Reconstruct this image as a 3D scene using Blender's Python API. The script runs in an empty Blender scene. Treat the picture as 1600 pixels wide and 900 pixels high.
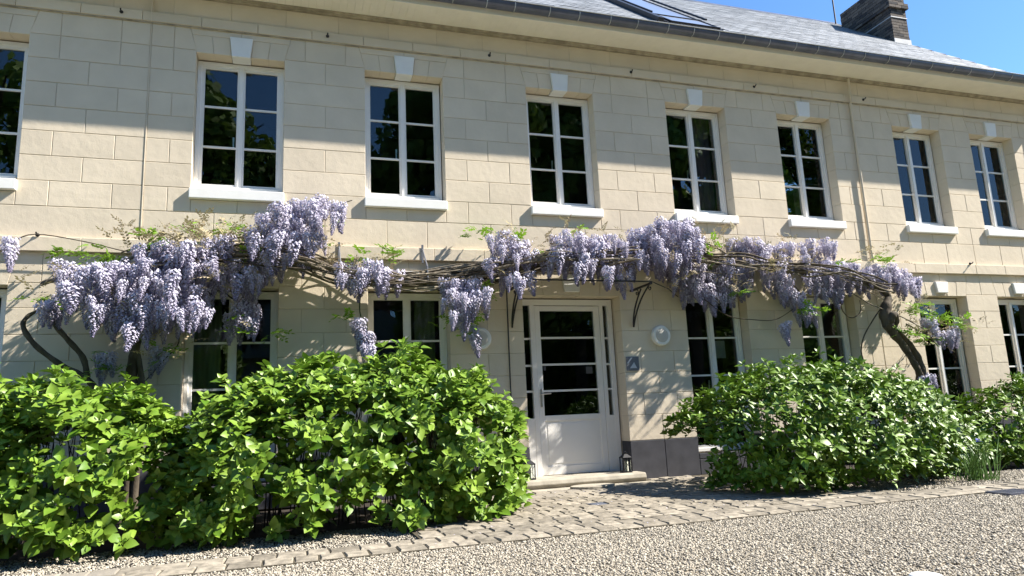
import bpy, math, random
import numpy as np
from mathutils import Vector, Matrix, noise

random.seed(7); RNG = np.random.default_rng(7)
S = bpy.context.scene
COL = S.collection
R = math.radians

# ------------------------------------------------------------------ camera, sky, sun, exposure
YAW, PITCH, ROLL = R(18.01), R(10.49), R(-2.63)
fw = Vector((math.sin(YAW)*math.cos(PITCH), math.cos(YAW)*math.cos(PITCH), math.sin(PITCH)))
rt = Vector((math.cos(YAW), -math.sin(YAW), 0)); up = rt.cross(fw)
r2 = rt*math.cos(ROLL)+up*math.sin(ROLL); u2 = -rt*math.sin(ROLL)+up*math.cos(ROLL)
cam = bpy.data.cameras.new('camera'); camo = bpy.data.objects.new('camera', cam); COL.objects.link(camo)
camo.matrix_world = Matrix(((r2.x, u2.x, -fw.x, 0), (r2.y, u2.y, -fw.y, -9), (r2.z, u2.z, -fw.z, 0.93), (0, 0, 0, 1)))
cam.sensor_width = 36; cam.lens = 1090/1600*36; cam.clip_start = .05; cam.clip_end = 2000
S.camera = camo
CAM = Vector((0, -9, .93))

SUN = Vector((3.05, -1, 2.93)).normalized()
elev = math.asin(SUN.z); azim = math.atan2(SUN.x, SUN.y)
W = bpy.data.worlds.new('World'); S.world = W; W.use_nodes = True
nt = W.node_tree; nt.nodes.clear()
sk = nt.nodes.new('ShaderNodeTexSky'); sk.sky_type = 'NISHITA'; sk.sun_disc = False
sk.sun_elevation = elev; sk.sun_rotation = azim; sk.air_density = 1.0; sk.dust_density = .3; sk.ozone_density = 3.0
bg = nt.nodes.new('ShaderNodeBackground'); bg.inputs[1].default_value = .080
wo = nt.nodes.new('ShaderNodeOutputWorld'); tint = nt.nodes.new('ShaderNodeMix'); tint.data_type = 'RGBA'; tint.blend_type = 'MULTIPLY'; tint.inputs[0].default_value = 1; tint.inputs[7].default_value = (.73, 1.0, 1.24, 1); nt.links.new(sk.outputs[0], tint.inputs[6]); nt.links.new(tint.outputs[2], bg.inputs[0]); nt.links.new(bg.outputs[0], wo.inputs[0])
sl = bpy.data.lights.new('sun', 'SUN'); sl.energy = 5.0; sl.angle = R(.55); sl.color = (1, .94, .84)
so = bpy.data.objects.new('sun', sl); COL.objects.link(so); so.rotation_euler = SUN.to_track_quat('Z', 'Y').to_euler(); so.location = (20, -20, 20)
S.view_settings.view_transform = 'Standard'; S.view_settings.look = 'None'
S.view_settings.exposure = 1.37; S.view_settings.gamma = 1
S.render.engine = 'CYCLES'
S.cycles.max_bounces = 8; S.cycles.transparent_max_bounces = 12

# ------------------------------------------------------------------ materials
def mat(name, col, rough=.7, var=.0, nscale=4, bump=0, bscale=60, spec=.4, metal=0, col2=None, trans=0, attr=None, objvar=0, bump2=0, b2scale=6, stretch=None, bdist=.01):
    m = bpy.data.materials.new(name); m.use_nodes = True; n = m.node_tree.nodes; l = m.node_tree.links
    p = n['Principled BSDF']; p.inputs['Roughness'].default_value = rough; p.inputs['Metallic'].default_value = metal
    p.inputs['Specular IOR Level'].default_value = spec
    tc = n.new('ShaderNodeTexCoord'); geo = n.new('ShaderNodeNewGeometry')
    pos = geo.outputs['Position']
    if stretch:
        mp = n.new('ShaderNodeMapping'); mp.inputs['Scale'].default_value = stretch; l.new(pos, mp.inputs[0]); pos = mp.outputs[0]
    def noi(sc, det=4):
        t = n.new('ShaderNodeTexNoise'); t.inputs['Scale'].default_value = sc; t.inputs['Detail'].default_value = det; l.new(pos, t.inputs['Vector']); return t.outputs['Fac']
    base = n.new('ShaderNodeMix'); base.data_type = 'RGBA'
    c2 = col2 or tuple(c*(1-var) for c in col)
    base.inputs[6].default_value = (*col, 1); base.inputs[7].default_value = (*c2, 1)
    rmp = n.new('ShaderNodeMapRange'); rmp.inputs[1].default_value = .35; rmp.inputs[2].default_value = .65
    if attr:
        a = n.new('ShaderNodeAttribute'); a.attribute_name = attr
        oi = n.new('ShaderNodeObjectInfo'); ad = n.new('ShaderNodeMath'); ad.operation = 'ADD'
        l.new(a.outputs['Fac'], ad.inputs[0])
        if attr == 'tone': l.new(oi.outputs['Random'], ad.inputs[1])
        else: ad.inputs[1].default_value = 0
        fr = n.new('ShaderNodeMath'); fr.operation = 'FRACT' if attr == 'tone' else 'ADD'
        if attr != 'tone': fr.inputs[1].default_value = 0
        l.new(ad.outputs[0], fr.inputs[0]); l.new(fr.outputs[0], base.inputs[0])
    else:
        l.new(noi(nscale), rmp.inputs[0]); l.new(rmp.outputs[0], base.inputs[0])
    out = base.outputs[2]
    if objvar:
        oi = n.new('ShaderNodeObjectInfo'); mr = n.new('ShaderNodeMapRange'); mr.inputs[3].default_value = 1-objvar; mr.inputs[4].default_value = 1+objvar
        l.new(oi.outputs['Random'], mr.inputs[0])
        mx = n.new('ShaderNodeVectorMath'); mx.operation = 'SCALE'; l.new(out, mx.inputs[0]); l.new(mr.outputs[0], mx.inputs['Scale']); out = mx.outputs[0]
    l.new(out, p.inputs['Base Color'])
    last = None
    for b, s_, d in ((bump, bscale, .25), (bump2, b2scale, 1)):
        if b:
            bn = n.new('ShaderNodeBump'); bn.inputs['Strength'].default_value = b; bn.inputs['Distance'].default_value = bdist*d
            l.new(noi(s_, 6), bn.inputs['Height'])
            if last: l.new(last, bn.inputs['Normal'])
            last = bn.outputs[0]
    if last: l.new(last, p.inputs['Normal'])
    if trans:
        tr = n.new('ShaderNodeBsdfTranslucent'); ms = n.new('ShaderNodeMixShader'); ms.inputs[0].default_value = trans
        l.new(out, tr.inputs[0]); l.new(p.outputs[0], ms.inputs[1]); l.new(tr.outputs[0], ms.inputs[2])
        l.new(ms.outputs[0], n['Material Output'].inputs[0])
    return m
CREAM = (.675, .583, .452)
M = {}
M['stone'] = mat('cream_stone', CREAM, .85, .09, 2.2, .55, 130, .2, objvar=.05, bump2=.32, b2scale=11, bdist=.012)
M['mortar'] = mat('cream_joint', (.60, .52, .41), .9, .12, 8, .5, 150, .1)
M['plinth'] = mat('grey_plinth', (.07, .07, .08), .8, .25, 5, .6, 120, .2)
M['white'] = mat('white_paint', (.80, .79, .76), .55, .05, 6, .3, 160, .3)
M['frame'] = mat('white_frame', (.82, .80, .76), .35, .04, 5, 0, 100, .45)
M['doorpaint'] = mat('door_paint', (.82, .80, .765), .4, .03, 5, .05, 90, .4)
M['soffit'] = mat('soffit_board', (.84, .79, .68), .55, .06, 5)
M['dark_tan'] = mat('tan_moulding', (.45, .39, .29), .85, .4, 7, .5, 90)
M['zinc'] = mat('zinc', (.13, .14, .19), .38, .25, 5, 0, 90, .5, metal=.35)
M['zincedge'] = mat('zinc_edge', (.5, .5, .5), .4, .1, 5, metal=.3)
M['slate'] = mat('slate', (.25, .265, .285), .65, .2, 9, .5, 60, .5, objvar=.2, attr=None)
M['slates'] = mat('slate_mass', (.20, .215, .235), .65, .3, 6, .5, 60, .5, attr='tone', col2=(.30, .315, .335))
M['iron'] = mat('black_iron', (.012, .012, .016), .45, .1, 9)
M['darkframe'] = mat('dark_window_frame', (.02, .02, .022), .4, .1)
M['brick'] = mat('chimney_brick', (.16, .13, .105), .85, .3, 30, .6, 90, .2, attr='tone', col2=(.04, .038, .04))
M['lead'] = mat('pale_flashing', (.45, .45, .45), .5, .2)
M['paver'] = mat('sett_stone', (.32, .28, .22), .8, .45, 14, .9, 90, .25, objvar=.24, bump2=.8, b2scale=22)
M['paver2'] = mat('sett_stone_mass', (.32, .28, .22), .8, .3, 9, .9, 90, .25, attr='tone', col2=(.24, .215, .18), bump2=.8, b2scale=22)
M['bluesett'] = mat('blue_grey_sett', (.10, .11, .14), .7, .3, 9, .9, 90, .25, bump2=.8, b2scale=22)
M['slab'] = mat('pale_slab', (.42, .38, .31), .8, .25, 6, .8, 110, .2, bump2=.5, b2scale=12)
M['sand'] = mat('sand_bed', (.11, .095, .07), .95, .4, 20, 1, 160, .1)
M['gravelbed'] = mat('gravel_bed', (.44, .39, .32), .95, .6, 45, 1, 70, .1, col2=(.17, .15, .12), bump2=1, b2scale=40)  # lightened so the drive bounces warm fill onto the wall
M['pebble'] = mat('pebble', (.55, .49, .395), .75, .0, 5, 0, 60, .3, attr='tone', col2=(.15, .135, .11))
M['lawn'] = mat('lawn', (.06, .11, .02), .9, .4, 3, 1, 40)
M['soil'] = mat('dark_soil', (.035, .026, .018), .95, .4, 20, 1, 60)
M['leaf'] = mat('hydrangea_leaf', (.08, .17, .012), .42, .0, 5, .25, 70, .35, attr='tone', col2=(.23, .35, .045), trans=.10)
M['leafb'] = mat('glossy_leaf', (.09, .175, .009), .46, .0, 5, .2, 70, .48, attr='tone', col2=(.17, .28, .03), trans=.08)
M['stalk'] = mat('leaf_stalk', (.06, .075, .02), .7, .3)
M['twig'] = mat('brown_twig', (.028, .02, .012), .8, .3)
M['bark'] = mat('wisteria_bark', (.11, .09, .066), .85, .5, 14, 1, 60, .2, stretch=(1, 1, .4), bump2=1, b2scale=25)
M['barklight'] = mat('wisteria_vine', (.22, .185, .14), .8, .5, 14, .8, 60, .2, bump2=.6, b2scale=25)
M['floret'] = mat('wisteria_floret', (.66, .63, .74), .6, 0, 5, 0, 60, .25, attr='hue', col2=(.11, .09, .20), trans=.2)
M['bronze'] = mat('bronze_shoot', (.34, .30, .17), .7, .0, 5, 0, 60, .2, attr='tone', col2=(.42, .34, .23), trans=.2)
M['spray'] = mat('wisteria_leaf', (.24, .42, .035), .5, 0, 5, 0, 60, .3, attr='tone', col2=(.14, .27, .02), trans=.3)
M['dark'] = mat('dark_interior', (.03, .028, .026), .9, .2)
M['curtain'] = mat('mauve_curtain', (.17, .13, .16), .9, .2)
M['curtaing'] = mat('olive_curtain', (.16, .20, .11), .9, .2)
M['lens'] = mat('opal_lens', (.50, .48, .44), .55, .04, 5, 0, 60, .5)
M['candle'] = mat('candle_wax', (.8, .76, .66), .5, .05)
M['plaque'] = mat('plaque_grey', (.16, .17, .20), .25, .2, 9, spec=.6)
M['plaquel'] = mat('plaque_light', (.55, .57, .62), .3, .1, 9)
M['grass'] = mat('iris_blade', (.09, .19, .03), .5, .3, 5, trans=.2)
M['crown'] = mat('tree_leaf', (.11, .20, .025), .6, 0, attr='tone', col2=(.17, .27, .04), trans=.25)
M['trunk'] = mat('tree_bark', (.10, .08, .06), .9, .4, 5, 1, 20)
M['render'] = mat('grey_render', (.35, .33, .30), .9, .2)
M['chrome'] = mat('brushed_steel', (.6, .6, .6), .3, .1, metal=.9)
M['sticker'] = mat('door_sticker', (.09, .09, .095), .5, .1)
M['paper'] = mat('notice_paper', (.35, .37, .42), .6, .2)
def glassmat(name, tint=(.9, .93, .92), ior=1.44):
    m = bpy.data.materials.new(name); m.use_nodes = True; n = m.node_tree.nodes; l = m.node_tree.links; n.remove(n['Principled BSDF'])
    t = n.new('ShaderNodeBsdfTransparent'); t.inputs[0].default_value = (*tint, 1)
    g = n.new('ShaderNodeBsdfGlossy'); g.inputs['Roughness'].default_value = .0; g.inputs[0].default_value = (.93, .97, 1, 1)
    f = n.new('ShaderNodeFresnel'); f.inputs[0].default_value = ior
    geo = n.new('ShaderNodeNewGeometry'); no = n.new('ShaderNodeTexNoise'); no.inputs['Scale'].default_value = 2.5; no.inputs['Detail'].default_value = 0
    bn = n.new('ShaderNodeBump'); bn.inputs['Strength'].default_value = .12; bn.inputs['Distance'].default_value = .004
    l.new(geo.outputs['Position'], no.inputs['Vector']); l.new(no.outputs['Fac'], bn.inputs['Height']); l.new(bn.outputs[0], g.inputs['Normal'])
    ms = n.new('ShaderNodeMixShader'); l.new(f.outputs[0], ms.inputs[0]); l.new(t.outputs[0], ms.inputs[1]); l.new(g.outputs[0], ms.inputs[2])
    l.new(ms.outputs[0], n['Material Output'].inputs[0]); return m
M['glass'] = glassmat('window_glass')
M['skyglass'] = mat('skylight_glass', (.88, .90, .92), .28, .05, spec=1.0, metal=1)

# ------------------------------------------------------------------ object helpers
WL = {}          # world location of every object made here
def tag(o, label=None, cat=None, group=None, kind=None):
    if label: o['label'] = label
    if cat: o['category'] = cat
    if group: o['group'] = group
    if kind: o['kind'] = kind
    return o
def place(o, parent, loc):
    loc = Vector(loc); WL[o.name] = loc.copy()
    if parent is not None:
        o.parent = parent; loc = loc-WL[parent.name]
    o.location = loc
    return o
def empty(name, loc, label, cat, group=None, kind=None):
    o = bpy.data.objects.new(name, None); COL.objects.link(o); o.empty_display_size = .2
    place(o, None, loc); return tag(o, label, cat, group, kind)
def mesh(name, V, F, m, smooth=False, attrs=None):
    me = bpy.data.meshes.new(name); me.from_pydata([tuple(v) for v in V], [], F); me.materials.append(m)
    if smooth: me.polygons.foreach_set('use_smooth', [True]*len(me.polygons))
    if attrs:
        for k, vals in attrs.items():
            a = me.attributes.new(k, 'FLOAT', 'POINT'); a.data.foreach_set('value', vals)
    me.update(); return me
def npmesh(name, V, F, m, smooth=False, attrs=None):
    """V (n,3), F (k,4) or (k,3) numpy -> mesh, quickly"""
    me = bpy.data.meshes.new(name); nv, nf, s = len(V), len(F), F.shape[1]
    me.vertices.add(nv); me.vertices.foreach_set('co', V.astype(np.float32).ravel())
    me.loops.add(nf*s); me.loops.foreach_set('vertex_index', F.astype(np.int32).ravel())
    me.polygons.add(nf); me.polygons.foreach_set('loop_start', np.arange(nf, dtype=np.int32)*s)
    me.polygons.foreach_set('loop_total', np.full(nf, s, dtype=np.int32))
    me.materials.append(m)
    if smooth: me.polygons.foreach_set('use_smooth', np.ones(nf, dtype=bool))
    if attrs:
        for k, vals in attrs.items():
            a = me.attributes.new(k, 'FLOAT', 'POINT'); a.data.foreach_set('value', vals.astype(np.float32))
    me.update(calc_edges=True); me.validate(); return me
def link(name, me, parent=None, loc=(0, 0, 0)):
    o = bpy.data.objects.new(name, me); COL.objects.link(o); return place(o, parent, loc)
class MB:
    def __init__(s): s.v = []; s.f = []; s.a = []
    def add(s, V, F, tone=None):
        n = len(s.v); s.v += [tuple(v) for v in V]; s.f += [tuple(i+n for i in f) for f in F]; s.a += [random.random() if tone is None else tone]*len(V)
    def box(s, x0, x1, y0, y1, z0, z1):
        s.add([(x0, y0, z0), (x1, y0, z0), (x1, y1, z0), (x0, y1, z0), (x0, y0, z1), (x1, y0, z1), (x1, y1, z1), (x0, y1, z1)],
              [(0, 3, 2, 1), (4, 5, 6, 7), (0, 1, 5, 4), (1, 2, 6, 5), (2, 3, 7, 6), (3, 0, 4, 7)])
    def prism(s, poly, y0, y1, ax='y'):
        n = len(poly)
        f = {'y': lambda p, y: (p[0], y, p[1]), 'x': lambda p, y: (y, p[0], p[1]), 'z': lambda p, y: (p[0], p[1], y)}[ax]
        V = [f(p, y0) for p in poly]+[f(p, y1) for p in poly]
        F = [tuple(range(n)), tuple(range(2*n-1, n-1, -1))]+[(i, i+n, (i+1) % n+n, (i+1) % n) for i in range(n)]
        s.add(V, F)
    def tube(s, pts, rad, n=6, cap=True):
        pts = [Vector(p) for p in pts]; rads = rad if isinstance(rad, (list, tuple)) else [rad]*len(pts)
        V = []; F = []; ref = Vector((.13, .31, .94)).normalized()
        for i, p in enumerate(pts):
            t = (pts[min(i+1, len(pts)-1)]-pts[max(i-1, 0)]).normalized()
            if abs(t.dot(ref)) > .95: ref = Vector((.9, .2, .1)).normalized()
            a = t.cross(ref).normalized(); b = t.cross(a)
            for k in range(n):
                q = 2*math.pi*k/n; V.append(p+(a*math.cos(q)+b*math.sin(q))*rads[i])
        for i in range(len(pts)-1):
            for k in range(n):
                k2 = (k+1) % n; F.append((i*n+k, i*n+k2, (i+1)*n+k2, (i+1)*n+k))
        if cap: F += [tuple(range(n)), tuple(range(len(V)-1, len(V)-n-1, -1))]
        s.add(V, F)
    def lathe(s, prof, c, axis='z', n=24):
        V = []; F = []
        for r_, h in prof:
            for k in range(n):
                q = 2*math.pi*k/n
                if axis == 'z': V.append((c[0]+r_*math.cos(q), c[1]+r_*math.sin(q), c[2]+h))
                else: V.append((c[0]+r_*math.cos(q), c[1]-h, c[2]+r_*math.sin(q)))
        m_ = len(prof)
        for i in range(m_-1):
            for k in range(n): k2 = (k+1) % n; F.append((i*n+k, i*n+k2, (i+1)*n+k2, (i+1)*n+k))
        F += [tuple(range(n)), tuple(range((m_-1)*n, m_*n))]
        s.add(V, F)
    def build(s, name, m, parent=None, smooth=False, bevel=0, attr=None):
        V = np.array(s.v, float); c = (V.min(0)+V.max(0))/2; c[2] = V[:, 2].min()
        me = mesh(name, V-c, s.f, m, smooth, {'tone': s.a} if attr else None)
        o = link(name, me, parent, c)
        if bevel:
            b = o.modifiers.new('b', 'BEVEL'); b.width = bevel; b.segments = 2; b.limit_method = 'ANGLE'
        return o
def part(name, m, parent, fn, **k):
    b = MB(); fn(b); return b.build(name, m, parent, **k)
def boxpart(name, m, parent, *a, **k): return part(name, m, parent, lambda b: b.box(*a), **k)
def copy_tree(o, dx, parent=None):
    c = o.copy(); COL.objects.link(c)
    w = WL[o.name]+(Vector(dx) if parent is None or True else Vector())
    WL[c.name] = w
    c.parent = parent if parent is not None else o.parent
    c.location = w-WL[c.parent.name] if c.parent else w
    for ch in list(o.children): copy_tree(ch, dx, c)
    return c
def scatter(base, mats):
    """base (nv,3); mats (N,3,4) -> (N*nv,3)"""
    return (np.einsum('nij,vj->nvi', mats[:, :, :3], base)+mats[:, None, :, 3]).reshape(-1, 3)
def tile(F, nv, N): return (F[None]+(np.arange(N)*nv)[:, None, None]).reshape(-1, F.shape[1])

# ================================================================== SETTING: ground
def sheet(name, x0, x1, y0, y1, z, m, seg=1):
    b = MB(); b.add([(x0, y0, z), (x1, y0, z), (x1, y1, z), (x0, y1, z)], [(0, 1, 2, 3)])
    o = b.build(name, m); o['kind'] = 'structure'; return o
ground = sheet('ground', -400, 400, -400, 400, -.03, M['lawn'])
drive = sheet('gravel_drive', -30, 40, -14, -3.68, -.012, M['gravelbed'])  # reaches past the camera to bounce more warm light onto the wall
bed = sheet('planting_bed', -9, 22, -3.25, .1, -.02, M['soil'])

# ================================================================== HOUSE
house = empty('house', (4, 0, 0), 'long two storey cream stone house with white windows and slate roof', 'house')
XL, XR = -8.0, 13.9
UP = [(-4.09, -3.01), (-1.17, -.10), (.95, 2.03), (3.28, 4.35), (5.60, 6.68), (7.69, 8.77), (10.13, 11.22), (11.95, 13.02)]
LOW = [(-4.09, -3.01, .30, 2.64), (-1.19, -.13, .30, 2.64), (.97, 2.03, .30, 2.64), (3.07, 4.55, .10, 2.58), (5.63, 6.70, .30, 2.64), (7.69, 8.77, .30, 2.64), (10.13, 11.22, .30, 2.64), (11.95, 13.02, .30, 2.64)]
ZS, ZL = 3.87, 5.70
openings = [(a, b, 3.75, ZL) for a, b in UP]+list(LOW)

def wall_core(b):
    xs = sorted({XL, XR, *[o[0]-.012 for o in openings], *[o[1]+.012 for o in openings]})
    for x0, x1 in zip(xs, xs[1:]):
        if x1-x0 < .0005: continue
        mid = (x0+x1)/2; z = 0
        for o in sorted([o for o in openings if o[0]-.0125 < mid < o[1]+.0125], key=lambda o: o[2]):
            b.box(x0, x1, .008, .36, z, o[2]-.012 if o[2] > 3 else o[2]); z = o[3]+.012
        b.box(x0, x1, .008, .36, z, 6.5)
wall = part('wall', M['mortar'], house, wall_core)

cache = {}
blocks = []   # (screen size, mesh, loc, rot, mat)
def block_mesh(poly, depth, ch, key):
    if key in cache: return cache[key]
    w = max(p[0] for p in poly)-min(p[0] for p in poly); h = max(p[1] for p in poly)-min(p[1] for p in poly); n = len(poly)
    cx = sum(p[0] for p in poly)/n; cz = sum(p[1] for p in poly)/n
    ins = [(cx+(x-cx)*(1-2*ch/w), cz+(z-cz)*(1-2*ch/h)) for x, z in poly]
    V = [(x, 0, z) for x, z in ins]+[(x, ch, z) for x, z in poly]+[(x, depth, z) for x, z in poly]
    F = [tuple(range(n))]+[(i, i+n, (i+1) % n+n, (i+1) % n) for i in range(n)]+[(i+n, i+2*n, (i+1) % n+2*n, (i+1) % n+n) for i in range(n)]
    cache[key] = (V, F, {}); return cache[key]
def add_block(poly, y=0, depth=.2, gap=.003, ch=.004, m='stone', seams=(0, 0)):
    """poly: outline in the wall plane"""
    n = len(poly); cx = sum(p[0] for p in poly)/n; cz = sum(p[1] for p in poly)/n
    w = max(p[0] for p in poly)-min(p[0] for p in poly); h = max(p[1] for p in poly)-min(p[1] for p in poly)
    loc = [(round(cx+(x-cx)*(1-2*gap/w)-cx, 3), round(cz+(z-cz)*(1-2*gap/h)-cz, 3)) for x, z in poly]
    key = (tuple(loc), round(depth, 3), m)
    V, F, d = block_mesh(loc, depth, ch, key)
    dist = math.hypot(cx, 9); blocks.append((w*h/(dist**2)*(9/dist) if -4 < cx < 13.5 else 0, key, (cx, y+random.uniform(-.0015, .0015), cz), m))
def rect(x0, x1, z0, z1, **k):
    if x1-x0 > .03: add_block([(x0, z0), (x1, z0), (x1, z1), (x0, z1)], **k)

def course(xs, z0, z1, odd, **k):
    """xs: list of (x0,x1) stretches between openings"""
    for x0, x1 in xs:
        w = x1-x0
        if w > 1.05: n = max(2, round(w/.63)); j = [x0]+[x0+w*(i+.5)/n for i in range(n)]+[x1] if odd else [x0+w*i/n for i in range(n+1)]
        elif w > .4: j = [x0, (x0+x1)/2, x1] if odd else [x0, x1]
        else: j = [x0, x1]
        for a, b in zip(j, j[1:]): rect(a, b, z0, z1, **k)
P1, P2 = -1.70, 9.24        # section joints with a thin moulded strip
def piers(ops):
    e = [XL+2.0]+[v for o in ops for v in (o[0], o[1])]+[XR]; out = []
    for a, b in zip(e[::2], e[1::2]):
        for p in (P1, P2):
            if a < p < b: out.append((a, p-.005)); a = p+.005
        out.append((a, b))
    return out
pu = piers(UP)
full = []
for a, b in [(XL+2, P1-.005), (P1+.005, P2-.005), (P2+.005, XR)]: full.append((a, b))
# below the upper sills
def joined(z0, z1, odd):
    for x0, x1 in full:
        j = [x0]
        for i, (a, b) in enumerate(UP):
            if a < x0 or b > x1: continue
            j += [a, (a+b)/2, b] if odd else [a+.27, b-.27]
        for (a, b), (c, d) in zip(UP, UP[1:]):
            if a > x0 and d < x1 and not (b < P1 < c) and not (b < P2 < c): j += ([b+(c-b)*.25, b+(c-b)*.75] if odd else [b+(c-b)*.5]) if c-b > .8 else [(b+c)/2]
        j = sorted(set(j+[x1])); j = [v for i, v in enumerate(j) if i == 0 or v-j[i-1] > .1]
        for a, b in zip(j, j[1:]): rect(a, b, z0, z1)
joined(3.20, 3.576, False)
zr = [3.576, 3.885, 4.1925, 4.5, 4.8075, 5.115, 5.4225, 5.73]
course(pu, 3.576, 3.885, True)
for a, b in UP:
    rect(a, (a+b)/2, 3.576, 3.743); rect((a+b)/2, b, 3.576, 3.743)
for i in range(1, 7): course(pu, zr[i], zr[i+1], i % 2 == 0)
# top row with flat arches
def arches(ops, z0, z1, zmid, skew=.085):
    pp = []
    for x0, x1 in piers(ops):
        L = any(abs(x0-o[1]) < .001 for o in ops); Rr = any(abs(x1-o[0]) < .001 for o in ops)
        w = x1-x0; q = [x0, x0+w*.25, x0+w*.75, x1] if w > .8 else [x0, x0+w*.5, x1]
        if w > 1.9: q = [x0+w*i/4 for i in range(5)]
        for i, (a, b) in enumerate(zip(q, q[1:])):
            aa = a+skew if (i == 0 and L) else a; bb = b-skew if (i == len(q)-2 and Rr) else b
            add_block([(a, z0), (b, z0), (bb, z1), (aa, z1)])
    for o in ops:
        a, b = o[0], o[1]; c = (a+b)/2; zb = o[3] if len(o) > 2 else ZL
        t = (zmid-z0)/(z1-z0)*skew
        for s in (-1, 1):
            e = a if s < 0 else b; k = c+s*.12; kt = c+s*.145; m1 = (e+k)/2; m1t = m1+s*.03
            p1 = [(e, zb), (m1, zb), (m1t, zmid), (e+s*t, zmid)]; p2 = [(m1, zb), (k, zb), (kt, zmid), (m1t, zmid)]
            for p in (p1, p2): add_block(p if s < 0 else p[::-1])
            p = [(e+s*t, zmid), (c, zmid), (c, z1), (e+s*skew, z1)]; add_block(p if s < 0 else p[::-1])
arches(UP, 5.73, 6.04, 5.945)
# lower storey
zl = [.53, .88, 1.18, 1.48, 1.78, 2.08, 2.38, 2.67]
pl = piers(LOW)
for i in range(7): course(pl, zl[i], zl[i+1], i % 2 == 1)
arches([(a, b, c, d) for a, b, c, d in LOW], 2.67, 3.03, 2.90)
for i, (x0, x1) in enumerate(pl):       # dark plinth stones
    n = max(1, round((x1-x0)/.7))
    for k in range(n): rect(x0+(x1-x0)*k/n, x0+(x1-x0)*(k+1)/n, 0, .53, y=-.012, depth=.26, m='plinth')
for a, b, c, d in LOW:
    if c > .2: rect(a, (a+b)/2, 0, .22, y=-.012, m='plinth'); rect((a+b)/2, b, 0, .22, y=-.012, m='plinth')
# string course, upper band, frieze
def band(z0, z1, y, step, off, depth, g=.0025):
    x = XL+2+off
    while x < XR:
        x1 = min(x+step, XR)
        rect(x, x1, z0, z1, y=y, depth=depth, gap=g); x = x1
band(3.03, 3.20, -.052, .69, .25, .07)
band(6.045, 6.18, -.034, .683, .1, .05)
band(6.183, 6.45, .004, .683, .45, .05)
for a, b, c, d in LOW[:3]+LOW[4:]: pass
blocks.sort(key=lambda t: -t[0])
mesh_of = {}
mb_rest = {'stone': MB(), 'plinth': MB()}
for i, (s_, key, loc, m) in enumerate(blocks):
    V, F, d = cache[key]
    if i < 300:
        if key not in mesh_of: mesh_of[key] = mesh('stone_block', V, F, M[m])
        link('stone_block', mesh_of[key], wall, loc)
    else: mb_rest[m].add([(x+loc[0], y+loc[1], z+loc[2]) for x, y, z in V], F)
for m, b in mb_rest.items():
    if b.v: b.build('stone_block', M[m], wall)['kind'] = 'stuff'
# section joint mouldings
for a_, b_, y_ in ((3.205, 6.028, -.007), (.54, 3.028, -.004), (6.047, 6.449, -.039)):
    boxpart('joint_strip', M['stone'], house, P1-.006, P1+.006, y_, .05, a_, b_, bevel=.002)
part('rain_pipe', M['stone'], house, lambda b: (b.tube([(P2, -.040, 3.19), (P2, -.040, 6.025)], .020, 10), b.tube([(P2, -.040, 5.0), (P2, -.040, 5.03)], .025, 10), b.tube([(P2, -.070, 6.02), (P2, -.066, 6.46)], .020, 10)))
# darker tan line under the band, cornice
boxpart('band_moulding', M['dark_tan'], house, XL, XR, -.020, .02, 6.030, 6.0445)
part('cornice', M['dark_tan'], house, lambda b: b.prism([(.02, 6.452), (-.022, 6.452), (-.03, 6.475), (-.05, 6.482), (-.056, 6.499), (.02, 6.499)], XL, XR, 'x'))
# keystones
for a, b in UP:
    c = (a+b)/2
    part('keystone', M['white'], house, lambda q: q.prism([(c-.112, 5.682), (c+.112, 5.682), (c+.14, 5.955), (c-.14, 5.955)], -.035, .17), bevel=.006)
for i, (a, b, c0, d) in enumerate(LOW):
    c = (a+b)/2
    part('keystone', M['white'], house, lambda q: q.prism([(c-.112, d+.055), (c+.112, d+.055), (c+.14, 2.885), (c-.14, 2.885)], -.035, .17), bevel=.006)
# soffit boards
def soff(b):
    x = XL-.3
    while x < 14.1: b.box(x+.0008, x+.0992, -.50, -.022, 6.50+random.uniform(0, .0008), 6.512); x += .1
so_ = part('soffit', M['soffit'], house, soff); so_['kind'] = 'stuff'
boxpart('soffit_backing', M['dark_tan'], house, XL-.3, 14.1, -.50, .0, 6.513, 6.53)
boxpart('fascia', M['soffit'], house, XL-.3, 14.1, -.52, -.502, 6.47, 6.60)
# gutter
def gut(b):
    pr = [(-.59+.085*math.cos(t), 6.615+.095*math.sin(t)) for t in np.linspace(math.pi, 2*math.pi, 11)]
    pr2 = [(-.59+.078*math.cos(t), 6.615+.088*math.sin(t)) for t in np.linspace(2*math.pi, math.pi, 11)]
    b.prism(pr+pr2, XL-.3, 14.1, 'x')
gutter = part('gutter', M['zinc'], house, gut, smooth=False)
part('gutter_bead', M['zincedge'], gutter, lambda b: b.tube([(XL-.3, -.681, 6.617), (14.1, -.681, 6.617)], .009, 6))
x = -3.6; gb = None
while x < 14:
    def f(b): b.tube([(x, -.59+.089*math.cos(t), 6.615+.099*math.sin(t)) for t in np.linspace(math.pi, 1.8*math.pi, 8)], .006, 5)
    if gb is None: gb = part('gutter_bracket', M['zincedge'], gutter, f); x0g = x
    else: copy_tree(gb, (x-x0g+random.uniform(-.05, .05), 0, 0), gutter)
    x += .47
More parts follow.
